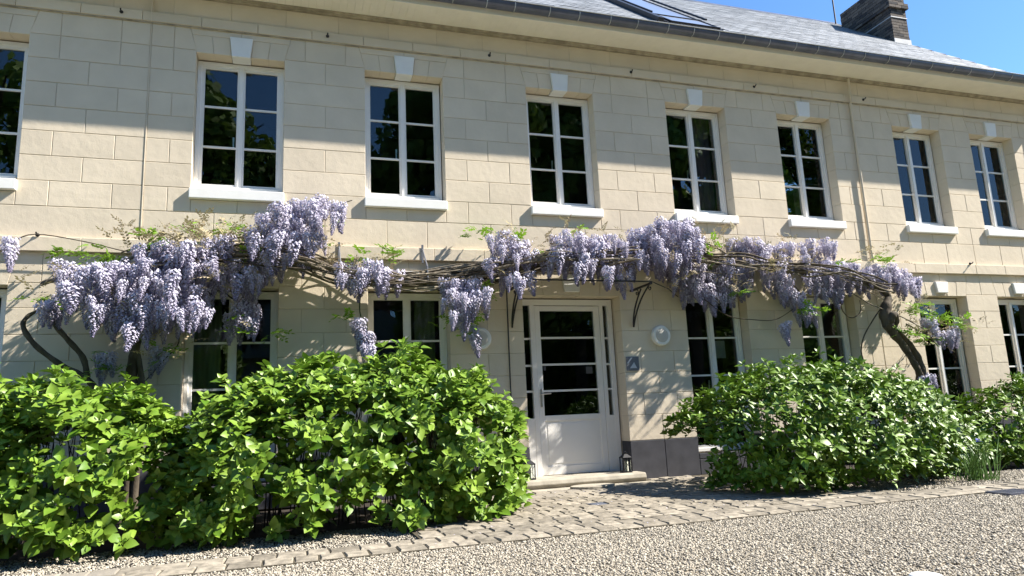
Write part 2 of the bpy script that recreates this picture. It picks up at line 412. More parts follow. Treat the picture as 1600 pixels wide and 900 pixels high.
# roof
RS = (10.5-6.62)/4.55
def roofz(y): return 6.62+(y+.55)*RS
def rf(b):
    b.prism([(-.55, 6.60), (4, 10.48), (8.55, 6.60), (8.55, 6.5), (4, 10.2), (-.5, 6.53)], XL-.3, 13.28, 'x')
roof = part('roof', M['slates'], house, rf)
part('ridge_capping', M['zinc'], roof, lambda b: b.prism([(3.85, 10.39), (4, 10.53), (4.15, 10.39)], XL-.3, 13.28, 'x'))
part('verge', M['zinc'], roof, lambda b: b.prism([(-.56, 6.60), (4, 10.515), (4, 10.44), (-.5, 6.5)], 13.281, 13.31, 'x'))
sm = mesh('slate', [(-.145, 0, 0), (.145, 0, 0), (.145, .36, 0), (-.145, .36, 0), (-.145, 0, .008), (.145, 0, .008), (.145, .36, .008), (-.145, .36, .008)],
          [(0, 3, 2, 1), (4, 5, 6, 7), (0, 1, 5, 4), (1, 2, 6, 5), (2, 3, 7, 6), (3, 0, 4, 7)], M['slate'])
ang = math.atan(RS)
SKX0, SKX1, SKY0, SKY1 = 5.72, 6.70, -.12, 2.2
sl_list = []
row = 0; d = -.02
while d < 5.75:
    y = -.55+d*math.cos(ang); z = 6.62+d*math.sin(ang); off = (row % 2)*.15
    xx = -1.0+off
    while xx < 13.2:
        if not (SKX0-.1 < xx < SKX1+.1 and SKY0-.25 < y < SKY1+.1):
            dist = (Vector((xx, y, z))-CAM).length
            inframe = 1 if xx > 3.2+max(0, y)*2.2 else 0
            sl_list.append((inframe/dist, xx, y, z))
        xx += .3
    row += 1; d += .19
sl_list.sort(key=lambda t: -t[0]); rest = MB()
for i, (s_, x_, y_, z_) in enumerate(sl_list):
    rot = (ang-.035+random.uniform(-.01, .01), random.uniform(-.012, .012), 0)
    p = Vector((x_, y_, z_+.006+random.uniform(0, .003)))
    if i < 300:
        o = link('slate', sm, roof, p); o.rotation_euler = rot
    else:
        mm = Matrix.Translation(p) @ Matrix.Rotation(rot[0], 4, 'X')
        rest.add([mm @ v.co for v in sm.vertices], [(4, 5, 6, 7), (0, 1, 5, 4), (1, 2, 6, 5), (3, 0, 4, 7)])
o = rest.build('slate', M['slates'], roof, attr=True); o['kind'] = 'stuff'
# roof window
def rp(x, y, h):
    nrm = Vector((0, -math.sin(ang), math.cos(ang))); return Vector((x, y, roofz(y)))+nrm*h
rw = None
def quadbar(b, p0, p1, w, h0, h1):
    """bar between two (x,y) roof points, width w, from height h0 to h1 above the roof"""
    a = Vector((*p0, 0)); c = Vector((*p1, 0)); t = (c-a).normalized(); s_ = Vector((t.y, -t.x, 0))*w/2
    V = []
    for hh in (h0, h1):
        for q in (a-s_, a+s_, c+s_, c-s_): V.append(rp(q.x, q.y, hh))
    b.add(V, [(0, 3, 2, 1), (4, 5, 6, 7), (0, 1, 5, 4), (1, 2, 6, 5), (2, 3, 7, 6), (3, 0, 4, 7)])
def upst(b):
    for p0, p1 in (((SKX0, SKY0), (SKX1, SKY0)), ((SKX0, SKY1), (SKX1, SKY1)), ((SKX0, SKY0), (SKX0, SKY1)), ((SKX1, SKY0), (SKX1, SKY1))): quadbar(b, p0, p1, .05, -.02, .035)
rw = part('roof_window', M['darkframe'], roof, upst)
def sash(b):
    for p0, p1 in (((SKX0+.03, SKY0+.02), (SKX1-.03, SKY0+.02)), ((SKX0+.05, SKY0), (SKX0+.05, SKY1)), ((SKX1-.05, SKY0), (SKX1-.05, SKY1)), ((SKX0, SKY0+.55), (SKX1, SKY0+.55))): quadbar(b, p0, p1, .03, .036, .06)
part('sash', M['darkframe'], rw, sash)
part('glass_pane', M['skyglass'], rw, lambda b: b.add([rp(SKX0+.05, SKY0+.03, .045), rp(SKX1-.05, SKY0+.03, .045), rp(SKX1-.05, SKY1, .045), rp(SKX0+.05, SKY1, .045)], [(0, 1, 2, 3)]))
part('side_flashing', M['darkframe'], rw, lambda b: quadbar(b, (SKX0-.17, SKY0-.02), (SKX0-.14, SKY1), .10, .0, .09))
part('blind_rail', M['darkframe'], rw, lambda b: (quadbar(b, (SKX1+.05, SKY0+.5), (SKX1+.05, SKY1), .04, .07, .10), quadbar(b, (SKX0-.02, SKY0+.5), (SKX0-.02, SKY1), .04, .07, .10)))
# chimney
ch = part('chimney', M['dark_tan'], house, lambda b: b.box(12.87, 13.29, 2.02, 3.38, 7.5, 10.3))
def bricks(b):
    z = 8.5; r_ = 0
    while z < 10.32:
        ex = .05 if 9.62 < z < 9.76 else .0
        e_ = [12.85-ex, 12.98, 13.15, 13.31+ex] if r_ % 2 else [12.85-ex, 13.05, 13.22, 13.31+ex]
        for a, c in zip(e_, e_[1:]): b.box(a+.004, c-.003, 2.0-ex+random.uniform(0, .004), 2.03, z, z+.058)
        for k in range(7):
            a = 2.0+k*.215-(r_ % 2)*.1; b.box(12.85-ex+random.uniform(0, .006), 12.88, max(a, 2.0), min(a+.205, 3.40), z, z+.058)
        z += .068; r_ += 1
o = part('brick', M['brick'], ch, bricks, attr=True); o['kind'] = 'stuff'
part('flashing', M['lead'], ch, lambda b: (b.box(12.84, 13.32, 1.985, 1.998, roofz(2.0)-.02, roofz(2.0)+.10), b.box(12.845, 13.315, 1.99, 3.41, 9.42, 9.44)))
ant = part('antenna_pole', M['iron'], None, lambda b: (b.tube([(13.05, 3.75, 10.2), (13.05, 3.75, 12.6)], .02, 8), b.tube([(12.8, 3.75, 12.3), (13.3, 3.75, 12.3)], .008, 6)))
tag(ant, 'thin black antenna pole on the roof ridge left of the chimney', 'antenna')

# interior shell, floors
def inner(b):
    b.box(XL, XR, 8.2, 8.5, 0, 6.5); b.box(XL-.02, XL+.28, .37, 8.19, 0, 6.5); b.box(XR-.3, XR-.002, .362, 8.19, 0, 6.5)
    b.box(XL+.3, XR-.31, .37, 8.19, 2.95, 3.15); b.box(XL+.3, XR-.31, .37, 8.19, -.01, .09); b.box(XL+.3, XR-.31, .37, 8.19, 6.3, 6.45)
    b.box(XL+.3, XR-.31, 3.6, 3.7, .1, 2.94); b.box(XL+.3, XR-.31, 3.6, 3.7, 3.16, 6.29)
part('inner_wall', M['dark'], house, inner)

# ---- windows
def frame_ring(b, x0, x1, z0, z1, w, y0, y1, bottom=True):
    b.box(x0, x0+w, y0, y1, z0, z1); b.box(x1-w, x1, y0, y1, z0, z1)
    b.box(x0+w, x1-w, y0+.001, y1, z1-w, z1-.0005)
    if bottom: b.box(x0+w, x1-w, y0+.001, y1, z0+.0005, z0+w)
def window(x0, x1, z0, z1, bars, low=False):
    fy = .185
    w = part('window', M['frame'], house, lambda b: frame_ring(b, x0, x1, z0, z1, .05, fy, fy+.07), bevel=.003)
    c = (x0+x1)/2
    for s in (0, 1):
        a, e = (x0+.042, c-.002) if s == 0 else (c+.002, x1-.042)
        sa = part('sash', M['frame'], w, lambda b: frame_ring(b, a, e, z0+.042, z1-.042, .048, fy+.012, fy+.062), bevel=.003)
        g0, g1 = a+.046, e-.046
        hs = [z0+.088]+bars+[z1-.088]
        boxpart('pane', M['glass'], w, g0, g1, fy+.040, fy+.044, z0+.088, z1-.088)
        for zb in bars: boxpart('glazing_bar', M['frame'], w, g0, g1, fy+.026, fy+.052, zb-.013, zb+.013)
    part('handle', M['chrome'], w, lambda b: (b.box(c-.095, c-.075, fy+.063, fy+.07, (z0+z1)/2-.18, (z0+z1)/2-.12), b.box(c-.093, c-.077, fy+.07, fy+.085, (z0+z1)/2-.27, (z0+z1)/2-.14)))
    boxpart('mullion', M['frame'], w, c-.028, c+.028, fy-.004, fy+.011, z0+.05, z1-.05, bevel=.003)
    if not low:
        boxpart('sill', M['white'], w, x0-.02, x1+.02, -.06, .19, 3.745, 3.872, bevel=.008)
        boxpart('sill_riser', M['white'], w, x0+.002, x1-.05, .135, .184, 3.873, 3.965, bevel=.004)
    else:
        boxpart('sill', M['plinth'], w, x0+.001, x1-.001, -.014, .184, .225, .30, bevel=.006)
    return w
w0 = window(UP[1][0], UP[1][1], 3.925, 5.685, [4.52, 5.07])
for i, (a, b) in enumerate(UP):
    if i != 1:
        o = copy_tree(w0, (a-UP[1][0], 0, 0), house)
l0 = window(LOW[1][0], LOW[1][1], .31, 2.625, [.86, 1.42, 1.985], True)
for i, (a, b, c, d) in enumerate(LOW):
    if i not in (1, 3): copy_tree(l0, (a-LOW[1][0], 0, 0), house)

# ---- door
dr = part('door_frame', M['doorpaint'], house, lambda b: (b.box(3.075, 3.15, .27, .35, .10, 2.575), b.box(4.47, 4.545, .27, .35, .10, 2.575), b.box(3.15, 4.47, .271, .35, 2.49, 2.574),
          b.box(3.26, 3.33, .272, .35, .10, 2.489), b.box(4.345, 4.40, .272, .35, .10, 2.489), b.box(3.15, 3.26, .274, .33, .10, .90), b.box(4.40, 4.47, .274, .33, .10, .90)), bevel=.003)
for a, e in ((3.15, 3.26), (4.40, 4.47)):
    boxpart('pane', M['glass'], dr, a, e, .31, .314, .90, 2.49)
    for zb in (1.27, 1.63, 2.01): boxpart('glazing_bar', M['frame'], dr, a, e, .296, .326, zb-.014, zb+.014)
lf = part('door_leaf', M['doorpaint'], dr, lambda b: (b.box(3.335, 3.415, .285, .345, .125, 2.48), b.box(4.255, 4.34, .285, .345, .125, 2.48), b.box(3.415, 4.255, .286, .345, 2.41, 2.479), b.box(3.415, 4.255, .286, .345, .855, .93),
          b.box(3.415, 4.255, .286, .345, .126, .24), b.box(3.415, 4.255, .300, .335, .24, .855), b.box(3.45, 4.22, .295, .301, .275, .82)), bevel=.003)
boxpart('door_pane', M['glass'], dr, 3.415, 4.255, .31, .316, .93, 2.41)
for zb in (1.27, 1.64, 2.02): boxpart('glazing_bar', M['frame'], dr, 3.415, 4.255, .296, .33, zb-.014, zb+.014)
part('handle', M['chrome'], dr, lambda b: (b.box(3.36, 3.39, .274, .284, 1.05, 1.30), b.tube([(3.375, .274, 1.23), (3.375, .225, 1.23), (3.50, .222, 1.235)], .011, 8)), bevel=.002)
boxpart('sticker', M['sticker'], dr, 3.44, 3.475, .3055, .3075, 1.56, 1.63)
boxpart('sticker', M['sticker'], dr, 4.09, 4.19, .3055, .3075, 1.50, 1.60)
part('notice', M['paper'], house, lambda b: b.box(6.17, 6.45, .30, .303, 1.68, 1.95))

# curtains
def curtain(x0, x1, z0, z1, m, label, y=.42):
    n = int((x1-x0)/.018); V = []; F = []
    for i in range(n+1):
        x_ = x0+(x1-x0)*i/n; yy = y+.022*math.sin(i*1.05)+.01*math.sin(i*.37)
        V += [(x_, yy, z0), (x_, yy+.004, z1)]
    for i in range(n): F.append((2*i, 2*i+2, 2*i+3, 2*i+1))
    b = MB(); b.add(V, F); o = b.build('curtain', m, None, smooth=True); tag(o, label, 'curtain', 'curtains inside the windows'); return o
ords = {4: 'upstairs window just left of the strip pair, above the right wisteria', 5: '', 6: '', 7: ''}
curtain(6.3, 6.63, 3.9, 5.7, M['curtain'], 'mauve curtain in the upstairs window right of the one above the door')
curtain(8.2, 8.72, 3.9, 5.7, M['curtain'], 'mauve curtain in the upstairs window just left of the right wall joint')
curtain(10.75, 11.18, 3.9, 5.7, M['curtain'], 'mauve curtain in the second upstairs window from the right')
curtain(12.6, 12.98, 3.9, 5.7, M['curtain'], 'mauve curtain in the rightmost upstairs window')
curtain(10.85, 11.18, .32, 2.6, M['curtain'], 'mauve curtain in the ground floor window behind the right wisteria trunk')
curtain(12.55, 12.98, .32, 2.6, M['curtain'], 'mauve curtain in the rightmost ground floor window')
curtain(-1.12, -.80, .32, 2.6, M['curtaing'], 'olive curtain in the ground floor window behind the left hanging wisteria', y=.34)
curtain(1.62, 1.9, .32, 2.6, M['curtaing'], 'olive curtain in the ground floor window left of the door', y=.34)

# wall hooks
hk = part('wall_hook', M['iron'], house, lambda b: (b.tube([(-2.04, -.02, 6.12), (-2.04, -.08, 6.12), (-2.04, -.095, 6.14)], .009, 6), b.lathe([(.0, 0), (.022, .004), (.022, .02), (.009, .032)], (-2.04, -.024, 6.12), 'y', 10)))
for x_, z_ in ((.45, 6.12), (2.73, 6.12), (5.02, 6.12), (7.28, 6.12), (9.54, 6.12), (13.43, 6.12), (-2.74, 3.215), (-1.44, 3.28), (11.37, 3.215)):
    copy_tree(hk, (x_+2.04, -.02 if z_ < 4 else 0, z_-6.12), house)
dp = part('shadow_pipe', M['stone'], house, lambda b: b.tube([(13.70, -.09, .1), (13.70, -.09, 6.4)], .05, 12))  # unseen pipe added beyond the frame edge to cast a shadow on the wall

# wall lights, plaque
def light(x_, z_, label):
    t = empty('wall_light', (x_, 0, z_), label, 'wall light', 'round wall lights beside the door')
    part('rim', M['white'], t, lambda b: b.lathe([(.10, -.005), (.148, .0), (.15, .035), (.138, .06), (.118, .062)], (x_, -.002, z_), 'y', 36), smooth=False, bevel=.004)
    part('lens', M['lens'], t, lambda b: b.lathe([(.118, .052), (.112, .060), (.08, .066), (.03, .068), (.001, .069)], (x_, -.002, z_), 'y', 36), smooth=True)
    return t
light(5.16, 2.0, 'round white wall light right of the door above the grey plaque')
light(2.44, 1.98, 'round white wall light left of the door half hidden by wisteria')
pq = empty('wall_plaque', (4.68, -.0, 1.51), 'small square grey plaque with pale angular shapes right of the door', 'plaque')
boxpart('plate', M['plaque'], pq, 4.58, 4.78, -.014, -.001, 1.505, 1.705, bevel=.002)
part('pale_shapes', M['plaquel'], pq, lambda b: (b.prism([(4.60, 1.60), (4.68, 1.69), (4.655, 1.69), (4.59, 1.615)], -.0165, -.0145), b.prism([(4.63, 1.54), (4.74, 1.54), (4.70, 1.625)], -.0165, -.0145)))  # pale triangle and slanted strip on the plate
cab = part('cable', M['iron'], None, lambda b: b.tube([(2.84, -.012, .05), (2.838, -.012, 1.2), (2.842, -.012, 2.5), (2.85, -.012, 3.0)], .008, 6))
tag(cab, 'thin dark cable running straight down the wall left of the door', 'cable')

# ---- step, slab
st = part('door_step', M['slab'], None, lambda b: b.prism([(-.27, .02), (-.285, .06), (-.27, .105), (-.25, .12), (.36, .12), (.36, -.01), (-.25, -.01)], 2.86, 4.62, 'x'), bevel=.008)
tag(st, 'long pale stone doorstep with rounded front edge below the white door', 'doorstep')
ls = part('landing_slab', M['slab'], None, lambda b: b.box(2.66, 4.72, -.57, -.29, -.05, .008), bevel=.006)
tag(ls, 'flat smooth pale slab on the ground in front of the doorstep', 'slab')
rs = part('round_slab', M['slab'], None, lambda b: b.add(*(lambda n: ([(3.68+.30*math.cos(2*math.pi*k/n), -.60+.17*math.sin(2*math.pi*k/n), z) for z in (-.02, .045) for k in range(n)], [tuple(range(n, 2*n))]+[(k, (k+1) % n, (k+1) % n+n, k+n) for k in range(n)]))(28)), bevel=.01)
tag(rs, 'flat oval grey stone lying before the doorstep', 'stone')

def lantern(x_, y_, z_, label):
    t = empty('lantern', (x_, y_, z_), label, 'lantern', 'candle lanterns on the doorstep')
    h = .27; w = .055
    part('base', M['iron'], t, lambda b: b.box(x_-w-.008, x_+w+.008, y_-w-.008, y_+w+.008, z_, z_+.018))
    for sx in (-1, 1):
        for sy in (-1, 1): boxpart('post', M['iron'], t, x_+sx*w-.006, x_+sx*w+.006, y_+sy*w-.006, y_+sy*w+.006, z_+.018, z_+.19)
    part('roof', M['iron'], t, lambda b: (b.box(x_-w-.008, x_+w+.008, y_-w-.008, y_+w+.008, z_+.19, z_+.2), b.add([(x_-w-.012, y_-w-.012, z_+.2), (x_+w+.012, y_-w-.012, z_+.2), (x_+w+.012, y_+w+.012, z_+.2), (x_-w-.012, y_+w+.012, z_+.2), (x_-.02, y_-.02, z_+.245), (x_+.02, y_-.02, z_+.245), (x_+.02, y_+.02, z_+.245), (x_-.02, y_+.02, z_+.245)],
         [(0, 1, 5, 4), (1, 2, 6, 5), (2, 3, 7, 6), (3, 0, 4, 7), (4, 5, 6, 7)]), b.tube([(x_+.022*math.cos(q), y_, z_+.255+.022*math.sin(q)) for q in np.linspace(0, 6.2, 10)], .003, 5)))
    part('candle', M['candle'], t, lambda b: b.lathe([(.033, 0), (.033, .13), (.028, .135)], (x_, y_, z_+.019), 'z', 16))
    part('cross_bar', M['iron'], t, lambda b: (b.tube([(x_-w, y_-w, z_+.03), (x_, y_-w, z_+.105), (x_-w, y_-w, z_+.18)], .0035, 5), b.tube([(x_+w, y_-w, z_+.03), (x_, y_-w, z_+.105), (x_+w, y_-w, z_+.18)], .0035, 5)))
    boxpart('glass_pane', M['glass'], t, x_-w+.007, x_+w-.007, y_-w+.002, y_-w+.004, z_+.019, z_+.189)
lantern(4.42, -.08, .12, 'black candle lantern on the right end of the doorstep')
lantern(3.02, -.10, .12, 'black candle lantern on the left end of the doorstep by the leaves')

# ---- wrought iron canopy brackets over the door
def console(x_, label):
    t = empty('canopy_bracket', (x_, 0, 2.12), label, 'bracket', 'wrought iron canopy brackets over the door')
    part('top_bar', M['iron'], t, lambda b: b.box(x_-.016, x_+.016, -.62, -.002, 2.645, 2.67))
    part('curved_bar', M['iron'], t, lambda b: b.tube([(x_, -.012-.30*(q**1.6), 2.13+.50*q**.8) for q in np.linspace(0, 1, 12)], .012, 7))
    part('curved_bar', M['iron'], t, lambda b: b.tube([(x_, -.012-.52*(q**1.25), 2.13+.50*q**1.05+.06*math.sin(q*3.1)) for q in np.linspace(0, 1, 12)], .012, 7))
    for yc, s in ((-.24, 1), (-.52, -1)):
        part('scroll', M['iron'], t, lambda b: b.tube([(x_, yc+s*.055+s*(.06-.006*q)*math.cos(q), 2.60+(.055-.006*q)*math.sin(q)) for q in np.linspace(math.pi*.6, 4.0*math.pi*.6+2, 26)], .007, 6))
console(4.74, 'black wrought iron bracket with scrolls on the wall right of the door top')
console(2.90, 'black curved iron bracket on the wall left of the door top')
rail = part('canopy_rail', M['iron'], None, lambda b: (b.tube([(2.9, -.60, 2.682), (4.76, -.60, 2.682)], .010, 6), b.tube([(4.76, -.60, 2.682), (5.25, -.2, 2.66), (5.5, -.02, 2.58)], .007, 6)))
tag(rail, 'thin black iron rail under the wisteria above the door', 'rail')

# ================================================================== PAVING
path = empty('cobbled_path', (3, -3.3, 0), None, None, kind='structure')
bb = MB(); bb.box(-4, 12, -3.665, -3.195, -.04, .004); bb.box(1.02, 5.75, -3.19, -.05, -.04, .0065)
bb.build('sand_joint', M['sand'], path)
setts = []
def sett_row(x0, x1, y0, y1, ph):
    x_ = x0-ph
    while x_ < x1:
        w = random.uniform(.165, .235); a, e = max(x_, x0), min(x_+w, x1)
        if e-a > .06: setts.append((a, e, y0, y1))
        x_ += w
for y0 in (-3.66, -3.43):
    sett_row(-2.6, 10.5, y0, y0+.225, random.random()*.2)
ys = -3.195
while ys < -.62:
    h = random.uniform(.185, .215); y1 = min(ys+h, -.58)
    t = (ys+3.2)/2.6
    sett_row(1.02+.35*t, 5.9-.6*t, ys, y1, random.random()*.2); ys = y1
for i, xx in enumerate((4.74, 4.95, 5.16)): sett_row(4.74, 5.4, -.57+i*.19, -.57+(i+1)*.19-.005, 0)
def sett_geo(a, e, y0, y1):
    g = .0035; ch_ = .012; h = .015+random.uniform(-.003, .004)
    j = lambda: random.uniform(-.007, .007)
    gy = .012; cor = [(a+g+j(), y0+gy+j()), (e-g+j(), y0+gy+j()), (e-g+j(), y1-gy+j()), (a+g+j(), y1-gy+j())]
    cx, cy = (a+e)/2, (y0+y1)/2; V = [(x_, y_, -.03) for x_, y_ in cor]
    V += [(x_, y_, h-.012) for x_, y_ in cor]
    V += [(cx+(x_-cx)*(1-1.6*ch_/(e-a)), cy+(y_-cy)*(1-3.6*ch_/(y1-y0)), h+random.uniform(-.0035, .0035)) for x_, y_ in cor]
    V.append((cx, cy, h+.003))
    F = [(i, (i+1) % 4, (i+1) % 4+4, i+4) for i in range(4)]+[(i+4, (i+1) % 4+4, (i+1) % 4+8, i+8) for i in range(4)]+[(i+8, (i+1) % 4+8, 12) for i in range(4)]
    return V, F
setts.sort(key=lambda s: (0 if -1.2 < s[0] < 8 else 1, abs(s[2]+9)+abs(s[0]-2)*.2)); rest = MB()
blue = min(range(len(setts)), key=lambda i: abs((setts[i][0]+setts[i][1])/2-3.1)+abs(setts[i][2]+2.25))
for i, s_ in enumerate(setts):
    V, F = sett_geo(*s_)
    if i < 300 or i == blue:
        b = MB(); b.add(V, F); o = b.build('sett', M['bluesett'] if i == blue else M['paver'], path)
        if i == blue: o['label'] = 'dark blue grey sett'
    else: rest.add(V, F)
o = rest.build('sett', M['paver2'], path, attr=True); o['kind'] = 'stuff'
# drain cover, pale stone
dc = empty('drain_cover', (6.66, -3.80, 0), 'small dark metal drain cover set at the edge of the gravel drive', 'drain cover')
part('frame', M['zinc'], dc, lambda b: (b.box(6.47, 6.85, -3.93, -3.90, -.01, .016), b.box(6.47, 6.85, -3.70, -3.67, -.01, .016), b.box(6.47, 6.5, -3.9, -3.7, -.01, .016), b.box(6.82, 6.85, -3.9, -3.7, -.01, .016)))
for k in range(8): boxpart('bar', M['zinc'], dc, 6.515+k*.038, 6.533+k*.038, -3.9, -3.7, -.005, .014)
ps = part('pale_stone', M['white'], None, lambda b: b.lathe([(.07, -.01), (.085, .006), (.075, .016), (.03, .02), (.001, .021)], (3.22, -5.93, 0), 'z', 20), smooth=True)
tag(ps, 'round pale stone in the gravel at the bottom edge', 'stone')

# gravel: loose pebbles as real stones
def pebbles(name, inside, n, x0, x1, y0, y1, z, smin, smax, m):
    X = RNG.uniform(x0, x1, n); Y = RNG.uniform(y0, y1, n); k = inside(X, Y); X = X[k]; Y = Y[k]; n = len(X)
    base = np.array([(1, 0, 0), (-1, 0, 0), (0, 1, 0), (0, -1, 0), (0, 0, 1), (0, 0, -1), (.6, .62, .55), (-.66, -.55, .6)], float)
    F = np.array([(0, 2, 6), (2, 4, 6), (4, 0, 6), (1, 3, 7), (3, 4, 7), (4, 1, 7), (0, 4, 3), (1, 4, 2), (0, 5, 2), (2, 5, 1), (1, 5, 3), (3, 5, 0)])
    a = RNG.uniform(0, 6.28, n); tl = RNG.uniform(-.5, .5, (n, 2)); s = RNG.uniform(smin, smax, n)
    sc = np.stack([s, s*RNG.uniform(.6, 1, n), s*RNG.uniform(.4, .75, n)], 1)
    ca, sa = np.cos(a), np.sin(a); Z0 = np.zeros(n); O = np.ones(n)
    Rz = np.stack([np.stack([ca, -sa, Z0], 1), np.stack([sa, ca, Z0], 1), np.stack([Z0, Z0, O], 1)], 1)
    cb, sb = np.cos(tl[:, 0]), np.sin(tl[:, 0])
    Rx = np.stack([np.stack([O, Z0, Z0], 1), np.stack([Z0, cb, -sb], 1), np.stack([Z0, sb, cb], 1)], 1)
    A = np.einsum('nij,njk->nik', Rz, Rx)*sc[:, None, :]
    T = np.stack([X, Y, z+sc[:, 2]*.35+RNG.uniform(0, .006, n)], 1)
    Mx = np.concatenate([A, T[:, :, None]], 2)
    jit = 1+RNG.uniform(-.2, .2, (n, len(base), 1))
    V = (np.einsum('nij,nvj->nvi', A, base[None]*jit)+T[:, None, :]).reshape(-1, 3)
    tone = np.repeat(RNG.uniform(0, 1, n)**1.3*.98, len(base))
    me = npmesh(name, V, tile(F, len(base), n), m, False, {'tone': tone})
    o = link(name, me); o['kind'] = 'stuff'; return o
def in_drive(X, Y): return (Y < -3.655) & (Y > -3.3-1.02*(X+1.6)*.55-.55) & (Y > -6.6)
pebbles('gravel', in_drive, 175000, -1.9, 9.8, -6.6, -3.66, -.010, .0055, .0125, M['pebble'])
def in_bed(X, Y): return (X < 1.45) | (X > 5.7)
pebbles('border_gravel', in_bed, 42000, -2.8, 10.5, -3.205, -2.2, -.017, .006, .013, M['pebble'])

def litter(name, n, area, m, smin, smax, zz):
    X = RNG.uniform(area[0], area[1], n); Y = RNG.uniform(area[2], area[3], n); a = RNG.uniform(0, 6.28, n); s = RNG.uniform(smin, smax, n); t1 = RNG.uniform(-.4, .4, n); O = np.zeros(n)
    Mx = np.stack([np.stack([np.cos(a)*s, np.sin(a)*s, t1*s], 1), np.stack([-np.sin(a)*s*.7, np.cos(a)*s*.7, -t1*s], 1), np.stack([O, O, s], 1), np.stack([X, Y, O+zz], 1)], 2)
    q = np.array([(-1, 0, 0), (0, -.7, .1), (1, 0, .15), (0, .7, .1)], float)
    o = link(name, npmesh(name, scatter(q, Mx), tile(np.array([(0, 1, 2, 3)]), 4, n), m, False, {'hue': np.repeat(RNG.uniform(0, .6, n), 4)})); o['kind'] = 'stuff'
litter('fallen_petals', 900, (1.0, 8.5, -3.6, -.1), M['floret'], .004, .010, .024)
litter('fallen_leaves', 260, (-2.2, 8.5, -3.3, -1.6), M['twig'], .008, .022, .022)
# ================================================================== FOLIAGE
def leafbase(w=.42, curl=.10, fold=.10, serr=.0):
    ts = [0, .16, .42, .72, 1.0]; ws = [.02, .66, 1.0, .62, .0]
    V = []
    for t, q in zip(ts, ws):
        z = -curl*t*t*1.6+curl*.4*t
        V += [(-w/2*q, t, z+fold*q*.8), (0, t, z-.0), (w/2*q, t, z+fold*q*.8)]
    F = []
    for i in range(4):
        for k in (0, 1): F.append((i*3+k, i*3+k+1, (i+1)*3+k+1, (i+1)*3+k))
    return np.array(V, float), np.array(F)
LB = [leafbase(.74, .14, .10), leafbase(.82, .26, .07), leafbase(.66, .06, .16)]
LBn = [leafbase(.58, .12, .12), leafbase(.64, .22, .09), leafbase(.50, .05, .15)]
def rosettes(axes, pos, size, rng, pairs=3, spread=(1.25, .95, .5)):
    """world matrices (N,3,4) for the leaves of shoot tips"""
    out = []; own = []
    for i in range(len(pos)):
        ax = Vector(axes[i]).normalized(); a = ax.orthogonal().normalized(); b = ax.cross(a); ph = rng.uniform(0, 6.28); sz = size[i]
        for p in range(pairs):
            for s in (0, math.pi):
                q = ph+p*math.pi/2+s+rng.uniform(-.25, .25); el = spread[p]+rng.uniform(-.25, .25)
                rad = a*math.cos(q)+b*math.sin(q)
                d = ax*math.cos(el)+rad*math.sin(el)            # leaf length direction
                d = (d+Vector((0, 0, -.12))).normalized()
                nrm = (ax*math.sin(el)-rad*math.cos(el)); side = d.cross(nrm).normalized(); nrm = side.cross(d).normalized()
                L = sz*(1.0, .95, .55)[p]*rng.uniform(.75, 1.15)
                o = Vector(pos[i])+ax*(p*.012)+d*.012
                tw = rng.uniform(-.35, .35); side2 = side*math.cos(tw)+nrm*math.sin(tw); n2 = -side*math.sin(tw)+nrm*math.cos(tw)
                out.append([[side2.x*L, d.x*L, n2.x*L, o.x], [side2.y*L, d.y*L, n2.y*L, o.y], [side2.z*L, d.z*L, n2.z*L, o.z]]); own.append(p)
    return np.array(out)
